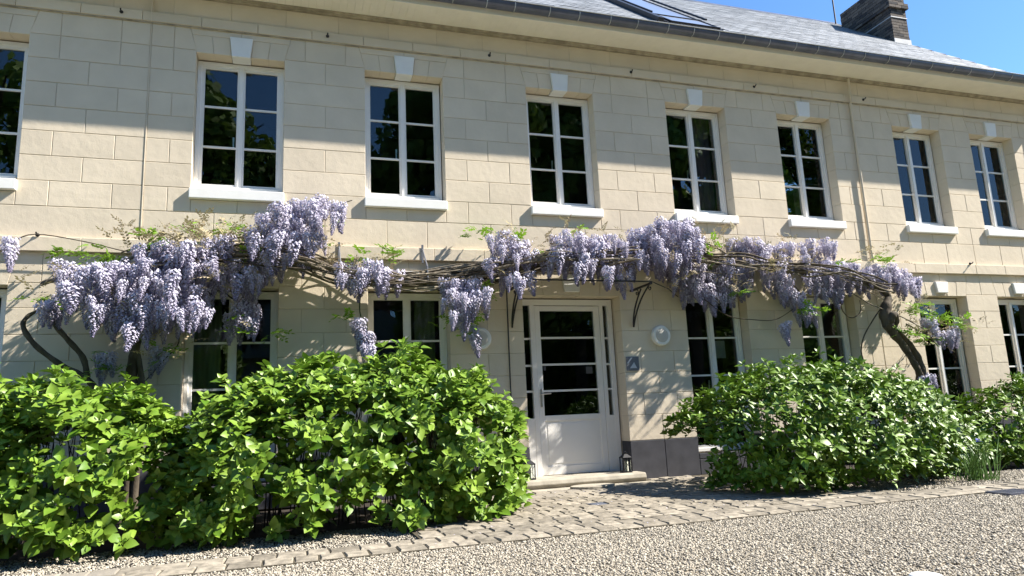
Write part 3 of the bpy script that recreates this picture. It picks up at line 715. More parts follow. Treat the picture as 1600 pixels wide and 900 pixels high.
def bush(name, label, x0, x1, top, yb, yf, n, lm, LBs, leafsize, seed, foot=.06, gaps=1.0, cat='bush', taper=None, front=None):
    rng = random.Random(seed)
    t = empty(name, ((x0+x1)/2, (yb+yf)/2, 0), label, cat, 'leafy bushes along the house front')
    pos = []; axs = []; siz = []; stems = []
    cy = (yb+yf)/2-.1; ry = (yb-yf)/2
    k = 0; tries = 0
    while k < n and tries < n*20:
        tries += 1
        x_ = rng.uniform(x0, x1)
        H = np.interp(x_, [p[0] for p in top], [p[1] for p in top])
        ex = min(1, min(x_-x0, x1-x_)/.45+.35); ex = math.sqrt(max(0, min(1, ex)))
        if front: yf = float(np.interp(x_, [p[0] for p in front], [p[1] for p in front])); cy = (yb+yf)/2-.1; ry = (yb-yf)/2
        zc = H*.45; q = rng.uniform(-.85, math.pi*.80) if rng.random() > .16 else rng.uniform(-.85, 0)      # 0 = front (-y), pi/2 = top
        lump = 1+.26*noise.noise(Vector((x_*2.1, q*1.5, seed)))+.17*noise.noise(Vector((x_*5.5, q*3.5, seed+9)))
        u_ = rng.random()**1.8; rr = (1-.42*u_)*lump
        if u_ < .30 and noise.noise(Vector((x_*7.5+seed, q*5.5, 3.1))) > .10: continue
        y_ = cy-(math.cos(q) if q > 0 else math.cos(q)**.35)*ry*rr*ex
        z_ = zc+math.sin(q)*(H-zc)*rr if q > 0 else zc+math.sin(q)/.75*(zc-foot)*1.02
        if taper and (x_-taper[0])*taper[1] > 0: x_ = taper[0]+(x_-taper[0])*(1-abs(taper[1])*max(0, -y_-.6))
        if z_ < foot: continue
        hole = noise.noise(Vector((x_*3.1, y_*2, z_*3.4+seed)))
        if z_ < H*.72 and (x_-x0 > 1.1 or gaps > 1) and hole < -.02-(.25*(z_/H))+.16*(gaps-1) and rng.random() < .9: continue
        if z_ < H*.2 and rng.random() < .1*gaps: continue
        if q > .6 and rng.random() < .10: z_ += rng.uniform(.04, .16)
        ax = Vector((rng.gauss(0, .28), -math.cos(q)*.75*ex+rng.gauss(0, .25), max(.1, math.sin(q))*.9+.50+rng.gauss(0, .2)))
        pos.append((x_, y_, z_)); axs.append(ax); siz.append(leafsize*rng.uniform(.72, 1.2)); k += 1
        if rng.random() < .30 and x0+.7 < x_ < x1-.8 and y_ > yb-(yb-yf)*.8: stems.append((x_, y_, z_, H))
    mats = rosettes(axs, pos, siz, rng)
    P = mats[:, :, 3]; front = -(P[:, 1])*1.0+P[:, 2]*.35
    area = np.linalg.norm(mats[:, :, 1], axis=1)
    vis = (P[:, 0] > -3.1) & (P[:, 0] < 10.5)
    score = area/np.linalg.norm(P-np.array(CAM), axis=1)*np.where(front > np.quantile(front, .55), 1, .4)*vis
    order = np.argsort(-score); ind = set(order[:300].tolist())
    mes = [npmesh('leaf', V, F, lm, True) for V, F in LBs]
    for i in order[:300]:
        A = mats[i]; o = bpy.data.objects.new('leaf', mes[i % 3]); COL.objects.link(o); o.parent = t
        m4 = Matrix([list(A[0]), list(A[1]), list(A[2]), [0, 0, 0, 1]]); m4.translation -= WL[t.name]; o.matrix_local = m4
    rem = np.array([i for i in range(len(mats)) if i not in ind]); VV = []; FF = []; TT = []; off = 0
    for v in range(3):
        sel = rem[rem % 3 == v]; V, F = LBs[v]
        VV.append(scatter(V, mats[sel])); FF.append(tile(F, len(V), len(sel))+off); off += len(V)*len(sel)
        TT.append(np.repeat(RNG.uniform(0, 1, len(sel)), len(V)))
    me = npmesh('leaf', np.concatenate(VV)-np.array(WL[t.name]), np.concatenate(FF), lm, True, {'tone': np.concatenate(TT)})
    o = link('leaf', me, t, WL[t.name]); o['kind'] = 'stuff'
    b = MB()
    for x_, y_, z_, H in stems[::3][:90]:
        bx = x_+rng.uniform(-.25, .25); by = cy+.1+(y_-cy)*.35+rng.uniform(-.15, .15)
        mid = ((x_+bx)/2+rng.uniform(-.04, .04), (y_+by)/2*1.0+.05, z_*.55)
        b.tube([(bx, by, -.02), mid, (x_, y_, z_)], [.007, .005, .003], 4, cap=False)
    b.build('stem', M['twig'], t)['kind'] = 'stuff'
    return t
bush('hydrangea_bush', 'bright green leafy bush at the far left, under the left wisteria trunk', -3.75, -.92, [(-3.8, 1.35), (-2.7, 1.38), (-1.9, 1.41), (-1.3, 1.27), (-.95, 1.0)], -.45, -2.66, 2000, M['leaf'], LB, .110, 3, gaps=1.4)
bush('hydrangea_bush', 'big bright green leafy bush just left of the door, covering two windows', -.98, 2.72, [(-1.0, .80), (-.55, 1.30), (0, 1.46), (.7, 1.56), (1.65, 1.53), (2.2, 1.28), (2.76, .88)], -.40, -2.64, 3100, M['leaf'], LB, .105, 5, gaps=1.2, taper=(.9, .17))
bush('hydrangea_bush', 'dark green glossy leafy bush right of the door, with pale glinting leaves', 4.50, 8.55, [(4.5, .80), (4.8, 1.0), (5.2, 1.22), (5.7, 1.36), (6.1, 1.42), (6.5, 1.38), (7.1, 1.28), (7.7, 1.10), (8.2, .90), (8.6, .62)], -.35, -2.85, 2700, M['leafb'], LBn, .106, 8, gaps=1.0, front=[(4.4, -2.3), (4.9, -2.9), (6.5, -2.95), (7.3, -2.6), (8.6, -2.0)])
bush('hydrangea_bush', 'dark green leafy bush at the far right edge below the last windows', 8.35, 13.0, [(8.3, .50), (9.1, .66), (9.7, .92), (10.4, 1.15), (11.0, 1.26), (13, 1.3)], -.45, -2.35, 1700, M['leafb'], LBn, .108, 11, gaps=1.0, front=[(8.3, -1.9), (9.0, -2.1), (13, -2.3)])

ir = empty('iris_clump', (7.45, -2.8, 0), 'clump of thin upright green blades with a small blue flower at the gravel edge', 'plant')
def blades(b):
    for k in range(70):
        x_ = 7.45+random.gauss(0, .10); y_ = -2.82+random.gauss(0, .07); h = random.uniform(.25, .48); lx = random.gauss(0, .14); ly = random.gauss(-.04, .1); w = .009
        b.add([(x_-w, y_, 0), (x_+w, y_, 0), (x_+lx*.4+w, y_+ly*.4, h*.6), (x_+lx*.4-w, y_+ly*.4, h*.6), (x_+lx, y_+ly, h)], [(0, 1, 2, 3), (3, 2, 4)])
o = part('blade', M['grass'], ir, blades); o['kind'] = 'stuff'
def petals(b):
    c = Vector((7.38, -2.93, .44))
    for k in range(7):
        q = k*.9; d = Vector((math.cos(q), math.sin(q), .5 if k % 2 else -.35)).normalized(); w = d.cross(Vector((0, 0, 1))).normalized()*.016
        b.add([c, c+d*.025+w, c+d*.05, c+d*.025-w], [(0, 1, 2, 3)])
part('flower', mat('iris_flower', (.16, .17, .55), .6, .1), ir, petals)
part('flower_stem', M['grass'], ir, lambda b: b.tube([(7.44, -2.84, 0), (7.42, -2.88, .25), (7.38, -2.93, .44)], .004, 5))

# ---- wisteria
def raceme_mesh(seed):
    rng = random.Random(seed); V = []; F = []; H = []
    L = .30; n = 150
    for i in range(n):
        t = (i+rng.random())/n; z = -t*L
        rad = (.058*(1-t**1.7)+.008)*rng.uniform(.6, 1.15)
        q = i*2.399+rng.uniform(-.3, .3); c = Vector((rad*math.cos(q), rad*math.sin(q), z)); out = Vector((math.cos(q), math.sin(q), .25)).normalized()
        s = (.0185*(1-.5*t))*rng.uniform(.85, 1.2); sd = out.cross(Vector((0, 0, 1))).normalized(); u_ = sd.cross(out)
        u_ = (u_+sd*rng.uniform(-.5, .5)).normalized(); sd = out.cross(u_).normalized()
        n0 = len(V); hue = .10+.62*t+rng.uniform(-.2, .2)
        for p, hh in ((c+u_*s*1.1+out*s*.1, hue-.15), (c+sd*s, hue-.08), (c-sd*s, hue-.08), (c+out*s*.45, hue), (c-u_*s*.9+out*s*.7, hue+.28), (c-u_*s*.2-out*s*.5, hue+.2)):
            V.append(p); H.append(max(0, min(1, hh)))
        F += [(n0, n0+2, n0+3), (n0, n0+3, n0+1), (n0+3, n0+2, n0+4), (n0+3, n0+4, n0+1), (n0+2, n0+5, n0+4)]
    # stalk
    n0 = len(V)
    for z in (.03, -L):
        for k in range(3): V.append((.0025*math.cos(k*2.1), .0025*math.sin(k*2.1), z)); H.append(.6)
    for k in range(3): F.append((n0+k, n0+(k+1) % 3, n0+3+(k+1) % 3, n0+3+k))
    return mesh('flower_cluster', V, F, M['floret'], False, {'hue': H})
RM = [raceme_mesh(s) for s in range(6)]
def spray_mesh(seed, m, name, L=.16, n=9, ll=.036):
    rng = random.Random(seed); V = []; F = []
    ax = [Vector((0, t*L, .05*t-.09*t*t)) for t in np.linspace(0, 1, 6)]
    for i in range(n):
        t = .15+.85*i/(n-1); p = Vector((0, t*L, .05*t-.09*t*t)); s = (1 if i % 2 else -1) if i < n-1 else 0
        d = Vector((s*.9, .55, rng.uniform(-.45, .25))).normalized() if s else Vector((0, 1, -.2)).normalized()
        w = d.cross(Vector((rng.uniform(-.3, .3), rng.uniform(-.2, .2), 1))).normalized()*ll*.3; l_ = ll*rng.uniform(.8, 1.2); n0 = len(V)
        V += [p, p+d*l_*.5+w, p+d*l_+Vector((0, 0, -.004)), p+d*l_*.5-w]; F.append((n0, n0+1, n0+2, n0+3))
    n0 = len(V); V += [ax[0]+Vector((.002, 0, 0)), ax[0]-Vector((.002, 0, 0)), ax[3]-Vector((.001, 0, 0)), ax[3]+Vector((.001, 0, 0))]; F.append((n0, n0+1, n0+2, n0+3))
    return mesh(name, V, F, m, False, {'tone': [0]*len(V)})
SG = [spray_mesh(s, M['spray'], 'leaf_spray', .16, 11, .055) for s in range(3)]
SB = [spray_mesh(s+5, M['bronze'], 'young_shoot', .14, 11, .034) for s in range(3)]
def inpoly(x_, z_, P):
    c = False
    for (x1, z1), (x2, z2) in zip(P, P[1:]+P[:1]):
        if (z1 > z_) != (z2 > z_) and x_ < (x2-x1)*(z_-z1)/(z2-z1)+x1: c = not c
    return c
def sample(P, dens, rng):
    xs = [p[0] for p in P]; zs = [p[1] for p in P]; A = abs(sum(a[0]*b[1]-b[0]*a[1] for a, b in zip(P, P[1:]+P[:1])))/2
    n = max(3, int(A*dens+.5)); out = []; tries = 0; md = .55/math.sqrt(dens)
    while len(out) < n and tries < 6000:
        tries += 1; p = (rng.uniform(min(xs), max(xs)), rng.uniform(min(zs), max(zs)))
        if inpoly(*p, P) and all((p[0]-q[0])**2+(p[1]-q[1])**2 > md*md for q in out): out.append(p)
    return out
def wisteria(base, label, polys, lines, tufts, seed, greens):
    rng = random.Random(seed); t = empty('wisteria', base, label, 'wisteria', 'wisteria trained along the house')
    spots = []
    for P, (ya, yb), dens in polys:
        for x_, z_ in sample(P, dens*1.5, rng):
            y_ = rng.uniform(ya, yb); k = (9+y_)/8.65; s = rng.uniform(.65, 1.1)
            spots.append((x_*k, y_, .93+(z_-.93)*k+.14*s, s*rng.uniform(.95, 1.3), s*rng.uniform(.95, 1.3), s*rng.uniform(.9, 1.25), rng.gauss(0, .14), rng.gauss(0, .14), rng.uniform(0, 6.28)))
    spots.sort(key=lambda q: q[1]); rest = {}
    for i, q in enumerate(spots):
        rm = rng.choice(RM); M4 = Matrix.Translation(q[:3]) @ Matrix.Rotation(q[8], 4, 'Z') @ Matrix.Rotation(q[7], 4, 'Y') @ Matrix.Rotation(q[6], 4, 'X') @ Matrix.Diagonal((*q[3:6], 1))
        if i < 300:
            o = bpy.data.objects.new('flower_cluster', rm); COL.objects.link(o); place(o, t, q[:3]); o.matrix_local = Matrix.Translation(-WL[t.name]) @ M4
        else: rest.setdefault(rm.name, []).append(M4)
    if rest:
        V = []; F = []; H = []
        for nm, ms in rest.items():
            rm = bpy.data.meshes[nm]; hv = [a.value for a in rm.attributes['hue'].data]
            for m4 in ms:
                n0 = len(V); V += [m4 @ v.co-WL[t.name] for v in rm.vertices]; F += [tuple(k+n0 for k in p.vertices) for p in rm.polygons]; H += hv
        o = link('flower_cluster', mesh('flower_cluster', V, F, M['floret'], False, {'hue': H}), t, WL[t.name]); o['kind'] = 'stuff'
    for pts, rads, m, name, n in lines:
        part(name, M[m], t, lambda b: b.tube(smoothline(pts), interp(rads, pts), n), smooth=True)
    for k, (x_, z_, sx, sz, n) in enumerate(tufts):
        for _ in range(n):
            o = bpy.data.objects.new('young_shoot', rng.choice(SB)); COL.objects.link(o)
            place(o, t, (x_+rng.gauss(0, sx), rng.uniform(-.8, -.2), z_+rng.gauss(0, sz)))
            o.rotation_euler = (rng.uniform(-.2, 1.3), rng.gauss(0, .3), rng.uniform(0, 6.28)); s = rng.uniform(.8, 1.5); o.scale = (s, s, s)
    for x_, z_, sx, sz, n, y_ in greens:
        for _ in range(int(n*1.4)):
            o = bpy.data.objects.new('leaf_spray', rng.choice(SG)); COL.objects.link(o)
            place(o, t, (x_+rng.gauss(0, sx), y_+rng.gauss(0, .05), z_+rng.gauss(0, sz)))
            o.rotation_euler = (rng.uniform(-.4, .9), rng.gauss(0, .4), rng.uniform(0, 6.28)); s = rng.uniform(.7, 1.3); o.scale = (s, s, s)
    return t
def smoothline(pts, k=5):
    P = [Vector(p) for p in pts]; out = []
    for i in range(len(P)-1):
        p0, p1, p2, p3 = P[max(i-1, 0)], P[i], P[i+1], P[min(i+2, len(P)-1)]
        for j in range(k):
            t = j/k; out.append(.5*((2*p1)+(p2-p0)*t+(2*p0-5*p1+4*p2-p3)*t*t+(3*p1-p0-3*p2+p3)*t**3))
    out.append(P[-1]); return out
def interp(rads, pts, k=5):
    n = (len(pts)-1)*k+1
    return [float(np.interp(i/(n-1), np.linspace(0, 1, len(rads)), rads))*(1+.10*math.sin(i*1.7)) for i in range(n)]
def strands(path, n, spread, seed, rmin=.006, rmax=.017, shelf=None):
    """a bundle of woody vines that follow one another"""
    rng = random.Random(seed); out = []
    for k in range(n):
        oy, oz = rng.gauss(0, spread), rng.gauss(0, spread*1.3); a = rng.randrange(0, max(1, len(path)//3)); e = len(path)-rng.randrange(0, max(1, len(path)//3))
        pts = [(x_+rng.gauss(0, .03), y_+oy+rng.gauss(0, .018), z_+oz*(.6+.5*math.sin(i*.8+k))+rng.gauss(0, .014)) for i, (x_, y_, z_) in enumerate(path[a:e])]
        r_ = rng.uniform(rmin, rmax)
        if shelf:
            yo = rng.uniform(*shelf)-pts[0][1]; pts = [(x_*(9+y_+yo)/(9+y_)+rng.gauss(0, .03), min(-.06, y_+yo+rng.gauss(0, .06)), .93+(z_-.93)*(9+y_+yo)/(9+y_)+rng.gauss(0, .028)+.03*math.sin(i*1.1+k*2.3)) for x_, y_, z_ in pts]
        if len(pts) > 2: out.append((pts, [r_, r_*.8], 'barklight' if rng.random() < .72 else 'bark', 'vine', 5))
    return out
F1, F2 = -.58, -.20
polysL = [
 ([(-2.46,2.69),(-2.25,2.77),(-2.0,2.73),(-1.65,2.93),(-1.33,3.0),(-.94,3.0),(-.87,2.8),(-.94,2.57),(-.84,2.27),(-.88,2.08),(-1.05,2.12),(-1.25,2.12),(-1.54,1.98),(-1.73,1.95),(-1.96,2.05),(-2.03,2.22),(-2.28,2.30),(-2.55,2.22),(-2.58,2.30),(-2.41,2.44)], (-.85, -.25), 80),
 ([(-.8,2.75),(-.45,2.72),(-.36,2.42),(-.35,2.05),(-.71,2.02),(-.75,2.12),(-.58,2.19),(-.62,2.49),(-.85,2.60)], (-.30, -.12), 62),
 ([(-.39,3.30),(-.1,3.52),(.2,3.62),(.62,3.62),(.62,3.50),(.58,3.34),(.43,3.39),(.42,3.11),(.28,2.98),(.13,3.06),(-.17,2.97),(-.24,2.80),(-.40,2.78),(-.48,3.12)], (-.85, -.15), 80),
 ([(.52,2.79),(.82,2.86),(1.38,2.74),(1.35,2.66),(1.05,2.62),(.74,2.58),(.54,2.60)], (-.84, -.3), 95),
 ([(.77,2.07),(.94,2.07),(1.02,1.87),(1.02,1.74),(.9,1.74),(.78,1.84)], (-.52, -.35), 85),
 ([(-2.0,1.73),(-1.83,1.73),(-1.81,1.66),(-1.97,1.66)], (-.4, -.2), 120),
 ([(-1.47,1.76),(-1.29,1.74),(-1.29,1.65),(-1.44,1.65)], (-.3, -.15), 120),
 ([(-2.1,2.72),(-1.5,2.95),(-.9,3.08),(-.3,3.05),(.3,2.98),(.3,2.78),(-.3,2.85),(-.9,2.85),(-1.5,2.7),(-2.1,2.6)], (-.8, -.35), 30),
 ([(-.95,2.6),(-.5,2.85),(-.1,2.95),(-.1,2.75),(-.5,2.5)], (-.6, -.2), 60),
 ([(-3.02,2.98),(-2.89,2.97),(-2.89,2.89),(-3.0,2.89)], (-.4, -.2), 200)]
polysR = [
 ([(1.88,2.62),(2.42,2.64),(2.52,2.46),(2.32,2.31),(2.16,2.04),(1.97,2.15),(1.87,2.31)], (-.84, -.3), 85),
 ([(2.25,2.02),(2.35,2.0),(2.32,1.81),(2.24,1.81)], (-.35, -.2), 100),
 ([(2.49,3.22),(2.76,3.27),(3.06,3.13),(3.01,3.07),(2.57,3.06)], (-.85, -.4), 85),
 ([(2.45,2.9),(2.9,3.05),(3.5,3.15),(3.5,2.9),(2.9,2.75),(2.5,2.7)], (-.85, -.4), 34),
 ([(3.3,3.15),(4.5,3.15),(6.0,3.15),(8.2,3.05),(8.2,2.85),(6.0,2.9),(4.5,2.85),(3.4,2.85)], (-.6, -.25), 15),
 ([(2.71,2.71),(3.10,2.69),(3.05,2.59),(2.72,2.56)], (-.84, -.4), 95),
 ([(3.4,3.30),(4.37,3.30),(4.88,3.42),(5.1,3.56),(5.66,3.54),(5.80,3.38),(5.70,3.03),(5.35,2.90),(4.73,2.94),(4.50,2.70),(4.41,2.66),(4.03,2.79),(3.55,2.86),(3.48,3.07)], (-.75, -.25), 74),
 ([(4.75,3.05),(5.68,2.94),(5.54,2.42),(5.42,2.44),(5.23,2.74)], (-.28, -.07), 95),
 ([(6.3,3.38),(6.94,3.24),(8.1,3.36),(8.26,3.28),(7.88,3.21),(6.92,3.16),(6.2,3.16)], (-.42, -.12), 108),
 ([(5.5,2.84),(6.6,2.90),(6.53,2.63),(6.15,2.46),(5.84,2.36),(5.65,2.56)], (-.26, -.07), 96),
 ([(6.66,2.90),(7.2,2.80),(7.46,2.45),(7.27,2.37),(6.88,2.67)], (-.40, -.10), 98),
 ([(7.63,3.10),(8.34,2.97),(9.3,2.97),(9.80,2.76),(9.72,2.58),(9.32,2.74),(8.41,2.71),(8.13,2.52),(7.76,2.47),(7.58,2.73)], (-.40, -.10), 98),
 ([(7.36,2.33),(7.62,2.33),(7.55,2.13),(7.34,2.15)], (-.35, -.15), 90),
 ([(6.98,2.09),(7.18,2.07),(7.12,1.93),(7.0,1.93)], (-.35, -.2), 110),
 ([(9.99,1.95),(10.48,1.94),(10.37,1.83),(10.03,1.83)], (-.6, -.4), 110),
 ([(9.73,2.10),(10.05,2.08),(9.98,1.99),(9.78,2.0)], (-.5, -.3), 110),
 ([(9.53,1.26),(9.80,1.22),(9.72,1.07),(9.54,1.09)], (-.5, -.3), 130)]
bundle = [(-1.88,-.22,2.80),(-1.43,-.26,2.93),(-.89,-.3,3.0),(-.39,-.32,3.03),(.2,-.32,2.93),(.59,-.32,2.80),(1.14,-.33,2.72),(1.65,-.34,2.72),(2.13,-.34,2.78),(2.5,-.34,2.86),(2.84,-.34,2.94),(3.4,-.34,3.03),(4.08,-.34,3.06),(4.7,-.34,3.12)]
bundleR = [(3.4,-.34,3.03),(4.08,-.34,3.06),(4.79,-.34,3.18),(5.4,-.34,3.14),(5.83,-.34,3.10),(6.4,-.34,3.06),(6.95,-.34,3.0),(7.6,-.34,2.95),(8.13,-.33,2.90),(8.85,-.32,2.75),(9.26,-.3,2.69)]
Y = -.30
linesL = strands([(x_, y_+.14, z_) for x_, y_, z_ in bundle], 14, .045, 4)+strands(bundle, 25, .05, 44, .006, .018, shelf=(-.62, -.08))+[
 ([(-1.68,-.15,0),(-1.66,-.16,.7),(-1.63,-.2,1.27),(-1.67,-.24,1.6),(-1.64,-.28,1.85),(-1.5,-.3,2.3),(-1.2,-.3,2.85)], [.075,.07,.065,.05,.035,.022], 'bark', 'trunk', 9),
 ([(-1.60,-.17,0),(-1.57,-.2,.8),(-1.55,-.22,1.3),(-1.60,-.27,1.75),(-1.75,-.3,2.3),(-1.8,-.28,2.8)], [.045,.04,.035,.025,.02], 'bark', 'trunk', 8),
 ([(-1.75,-.2,.9),(-1.95,-.28,1.35),(-2.10,-.34,1.56),(-2.32,-.4,1.70),(-2.55,-.45,1.90),(-2.68,-.45,2.10),(-2.66,-.42,2.22),(-2.55,-.4,2.3)], [.035,.035,.032,.03,.028,.022,.015], 'bark', 'branch', 8),
 ([(-2.08,-.34,1.56),(-2.13,-.36,1.78),(-2.29,-.4,1.99),(-2.42,-.4,2.18),(-2.35,-.4,2.4)], [.032,.032,.028,.02], 'bark', 'branch', 8),
 ([(-3.4,-.1,2.9),(-3.01,-.12,3.08),(-2.74,-.14,3.2),(-2.22,-.12,3.13),(-1.83,-.1,3.04),(-1.5,-.1,3.03),(-1.0,-.2,3.03)], [.007,.006], 'bark', 'runner', 5),
 ([(-1.85,-.2,3.0),(-1.6,-.1,3.15),(-1.44,-.1,3.28),(-1.2,-.1,3.12)], [.008,.006], 'bark', 'runner', 5),
 ([(-2.6,-.3,2.6),(-2.2,-.3,2.75),(-1.9,-.25,2.84),(-1.5,-.3,3.05),(-1.2,-.35,3.2)], [.028,.022,.018,.01], 'barklight', 'vine', 7),
 ([(-.75,-.3,2.95),(-.55,-.3,2.75),(-.45,-.25,2.6),(-.6,-.2,2.45),(-.9,-.2,2.7)], [.012,.009], 'bark', 'runner', 6),
 ([(-.05,-.3,3.0),(.1,-.3,3.1),(.18,-.3,3.25),(.3,-.3,3.4),(.5,-.3,3.62),(.75,-.25,3.75)], [.014,.01,.006], 'bark', 'branch', 6),
 ([(.86,-.32,2.70),(.84,-.34,2.5),(.83,-.34,2.3),(.88,-.36,2.12)], [.009,.008], 'stalk', 'runner', 6),
 ([(-1.25,-.3,2.2),(-1.2,-.25,1.95),(-1.35,-.22,1.75),(-1.55,-.2,1.5)], [.008,.006], 'bark', 'runner', 5)]
tr = [(9.78,-.42,0),(9.70,-.42,.6),(9.58,-.42,1.05),(9.42,-.42,1.40),(9.22,-.42,1.75),(9.02,-.42,2.0),(8.95,-.41,2.22),(9.02,-.40,2.42),(9.12,-.36,2.55),(9.02,-.34,2.67),(8.80,-.33,2.74),(8.55,-.33,2.80)]
linesR = strands([(x_, y_+.17, z_) for x_, y_, z_ in bundleR], 12, .04, 9)+strands(bundle[7:]+bundleR[1:3], 18, .05, 45, .006, .018, shelf=(-.72, -.08))+strands(bundleR[3:], 12, .05, 46, .007, .018, shelf=(-.6, -.1))+strands([(x_+.2, y_+.15, z_-.1) for x_, y_, z_ in bundle[7:]], 10, .05, 14)+[
 (tr, [.05,.048,.045,.05,.06,.088,.085,.055,.045,.04,.035], 'bark', 'trunk', 10),
 ([(9.55,-.34,0),(9.52,-.34,.6),(9.50,-.35,1.0),(9.55,-.36,1.35),(9.48,-.37,1.62),(9.3,-.38,1.86),(9.05,-.40,2.05)], [.085,.085,.085,.07,.055,.045], 'bark', 'trunk', 10),
 ([(8.92,-.42,2.05),(8.97,-.48,2.16),(9.02,-.5,2.24),(9.09,-.47,2.16),(9.06,-.42,2.0)], [.04,.06,.065,.05,.035], 'bark', 'burl', 10),
 ([(9.1,-.34,2.50),(8.82,-.3,2.2),(8.6,-.25,1.88),(8.58,-.22,1.58),(8.83,-.2,1.18),(9.1,-.2,.8)], [.011,.011], 'bark', 'runner', 6),
 ([(8.2,-.3,2.55),(8.24,-.3,2.32),(8.40,-.3,2.22),(8.58,-.3,2.32),(8.6,-.3,2.5)], [.009,.008], 'bark', 'runner', 6),
 ([(8.4,-.35,2.62),(8.7,-.4,2.42),(9.0,-.45,2.3),(9.3,-.5,2.15),(9.6,-.52,1.98),(9.75,-.5,1.8)], [.010,.007], 'barklight', 'runner', 6),
 ([(9.3,-.45,2.1),(9.6,-.5,1.95),(9.9,-.52,1.95),(10.3,-.5,2.05),(10.5,-.5,2.08)], [.012,.007], 'barklight', 'branch', 6),
 ([(5.76,-.3,2.50),(6.17,-.25,2.26),(6.6,-.25,2.2),(7.0,-.25,2.2),(7.3,-.3,2.35)], [.008,.006], 'bark', 'runner', 5),
 ([(2.35,-.3,2.3),(2.33,-.28,2.1),(2.31,-.26,1.9)], [.004,.003], 'bark', 'runner', 4),
 ([(5.2,-.34,3.1),(5.4,-.3,3.25),(5.9,-.25,3.35),(6.2,-.3,3.2)], [.014,.01], 'barklight', 'vine', 6),
 ([(7.0,-.34,2.95),(7.4,-.3,2.7),(7.5,-.3,2.5),(7.45,-.28,2.3)], [.010,.007], 'bark', 'runner', 5)]
tuftL = [(-1.3,3.1,.3,.05,30),(-.9,3.15,.25,.07,35),(-.55,3.22,.2,.07,35),(-1.7,3.13,.1,.05,8),(.75,2.82,.2,.05,22),(1.1,2.88,.1,.07,12),(.45,3.15,.08,.12,12),(-.85,2.75,.15,.15,22),(-2.5,2.5,.15,.1,10),(-1.6,2.3,.4,.2,14),(-1.35,1.85,.15,.08,10)]
greenL = [(-1.52,3.12,.07,.05,9,-.3),(-1.15,3.28,.04,.04,6,-.2),(-.7,3.30,.05,.05,6,-.2),(-.45,3.28,.08,.04,8,-.2),(-2.0,2.9,.1,.05,8,-.35),(-2.35,2.95,.07,.04,6,-.3),(.85,2.95,.07,.05,8,-.35),(1.25,3.02,.07,.05,8,-.3),(-2.52,2.4,.05,.03,6,-.5),(-.3,2.05,.06,.04,5,-.3),(-1.32,1.85,.05,.05,6,-.3),(-1.85,1.62,.12,.06,10,-.35),(.65,2.2,.04,.03,3,-.4),(.5,3.3,.04,.1,4,-.3),(-.4,3.0,.1,.05,8,-.35),(-.6,2.1,.08,.05,3,-.3)]
tuftR = [(2.8,3.2,.15,.08,18),(3.2,3.1,.15,.1,14),(4.4,3.05,.5,.15,26),(5.9,3.25,.12,.15,26),(6.3,3.3,.15,.1,14),(7.4,3.0,.4,.15,24),(6.9,3.0,.25,.12,18),(9.0,3.2,.12,.1,16),(9.4,2.3,.2,.14,22),(9.7,1.9,.3,.12,34),(10.3,2.05,.2,.05,16),(5.3,2.7,.2,.1,10),(2.2,2.75,.2,.06,10),(3.6,3.35,.3,.04,12),(6.2,2.6,.1,.08,10),(7.3,3.35,.4,.04,8)]
greenR = [(2.45,3.35,.12,.06,9,-.25),(2.9,3.3,.08,.05,7,-.3),(3.25,3.0,.15,.06,12,-.4),(3.9,3.5,.05,.05,4,-.2),(5.85,3.1,.06,.06,5,-.35),(6.0,3.35,.08,.06,6,-.25),(9.15,3.2,.08,.08,6,-.25),(9.55,2.3,.12,.05,12,-.5),(9.9,2.17,.1,.05,12,-.5),(9.3,1.95,.15,.06,14,-.5),(10.4,2.08,.1,.05,12,-.5),(9.7,1.8,.15,.05,10,-.5),(2.45,2.6,.08,.05,8,-.35),(2.2,2.35,.08,.06,8,-.3),(2.35,2.1,.08,.05,6,-.3),(7.55,2.3,.1,.05,8,-.35),(6.3,2.6,.06,.05,4,-.4),(4.2,2.78,.05,.04,4,-.45),(2.0,2.25,.05,.05,5,-.3),(8.2,3.0,.08,.05,4,-.4),(1.95,2.1,.08,.06,4,-.3)]
wisteria((-1.65, -.15, 0), 'lilac wisteria in bloom climbing from the left bush and over the left windows', polysL, linesL, tuftL, 21, greenL)
wisteria((9.5, -.4, 0), 'lilac wisteria in bloom from the thick twisted trunk at the right, reaching over the door', polysR, linesR, tuftR, 22, greenR)
for x_, lab in ((1.68, 'dark metal strap holding the vine bundle above the window left of the door'), (.60, 'dark metal strap holding the vine bundle near the top left flower mass')):
    o = part('vine_strap', M['plaque'], None, lambda b: (b.box(x_-.014, x_+.014, -.062, -.056, 2.99, 3.24), b.tube([(x_, -.07, 3.17), (x_, -.36, 2.88), (x_, -.38, 2.62)], .011, 6)))
    tag(o, lab, 'strap', 'straps that hold the vine')

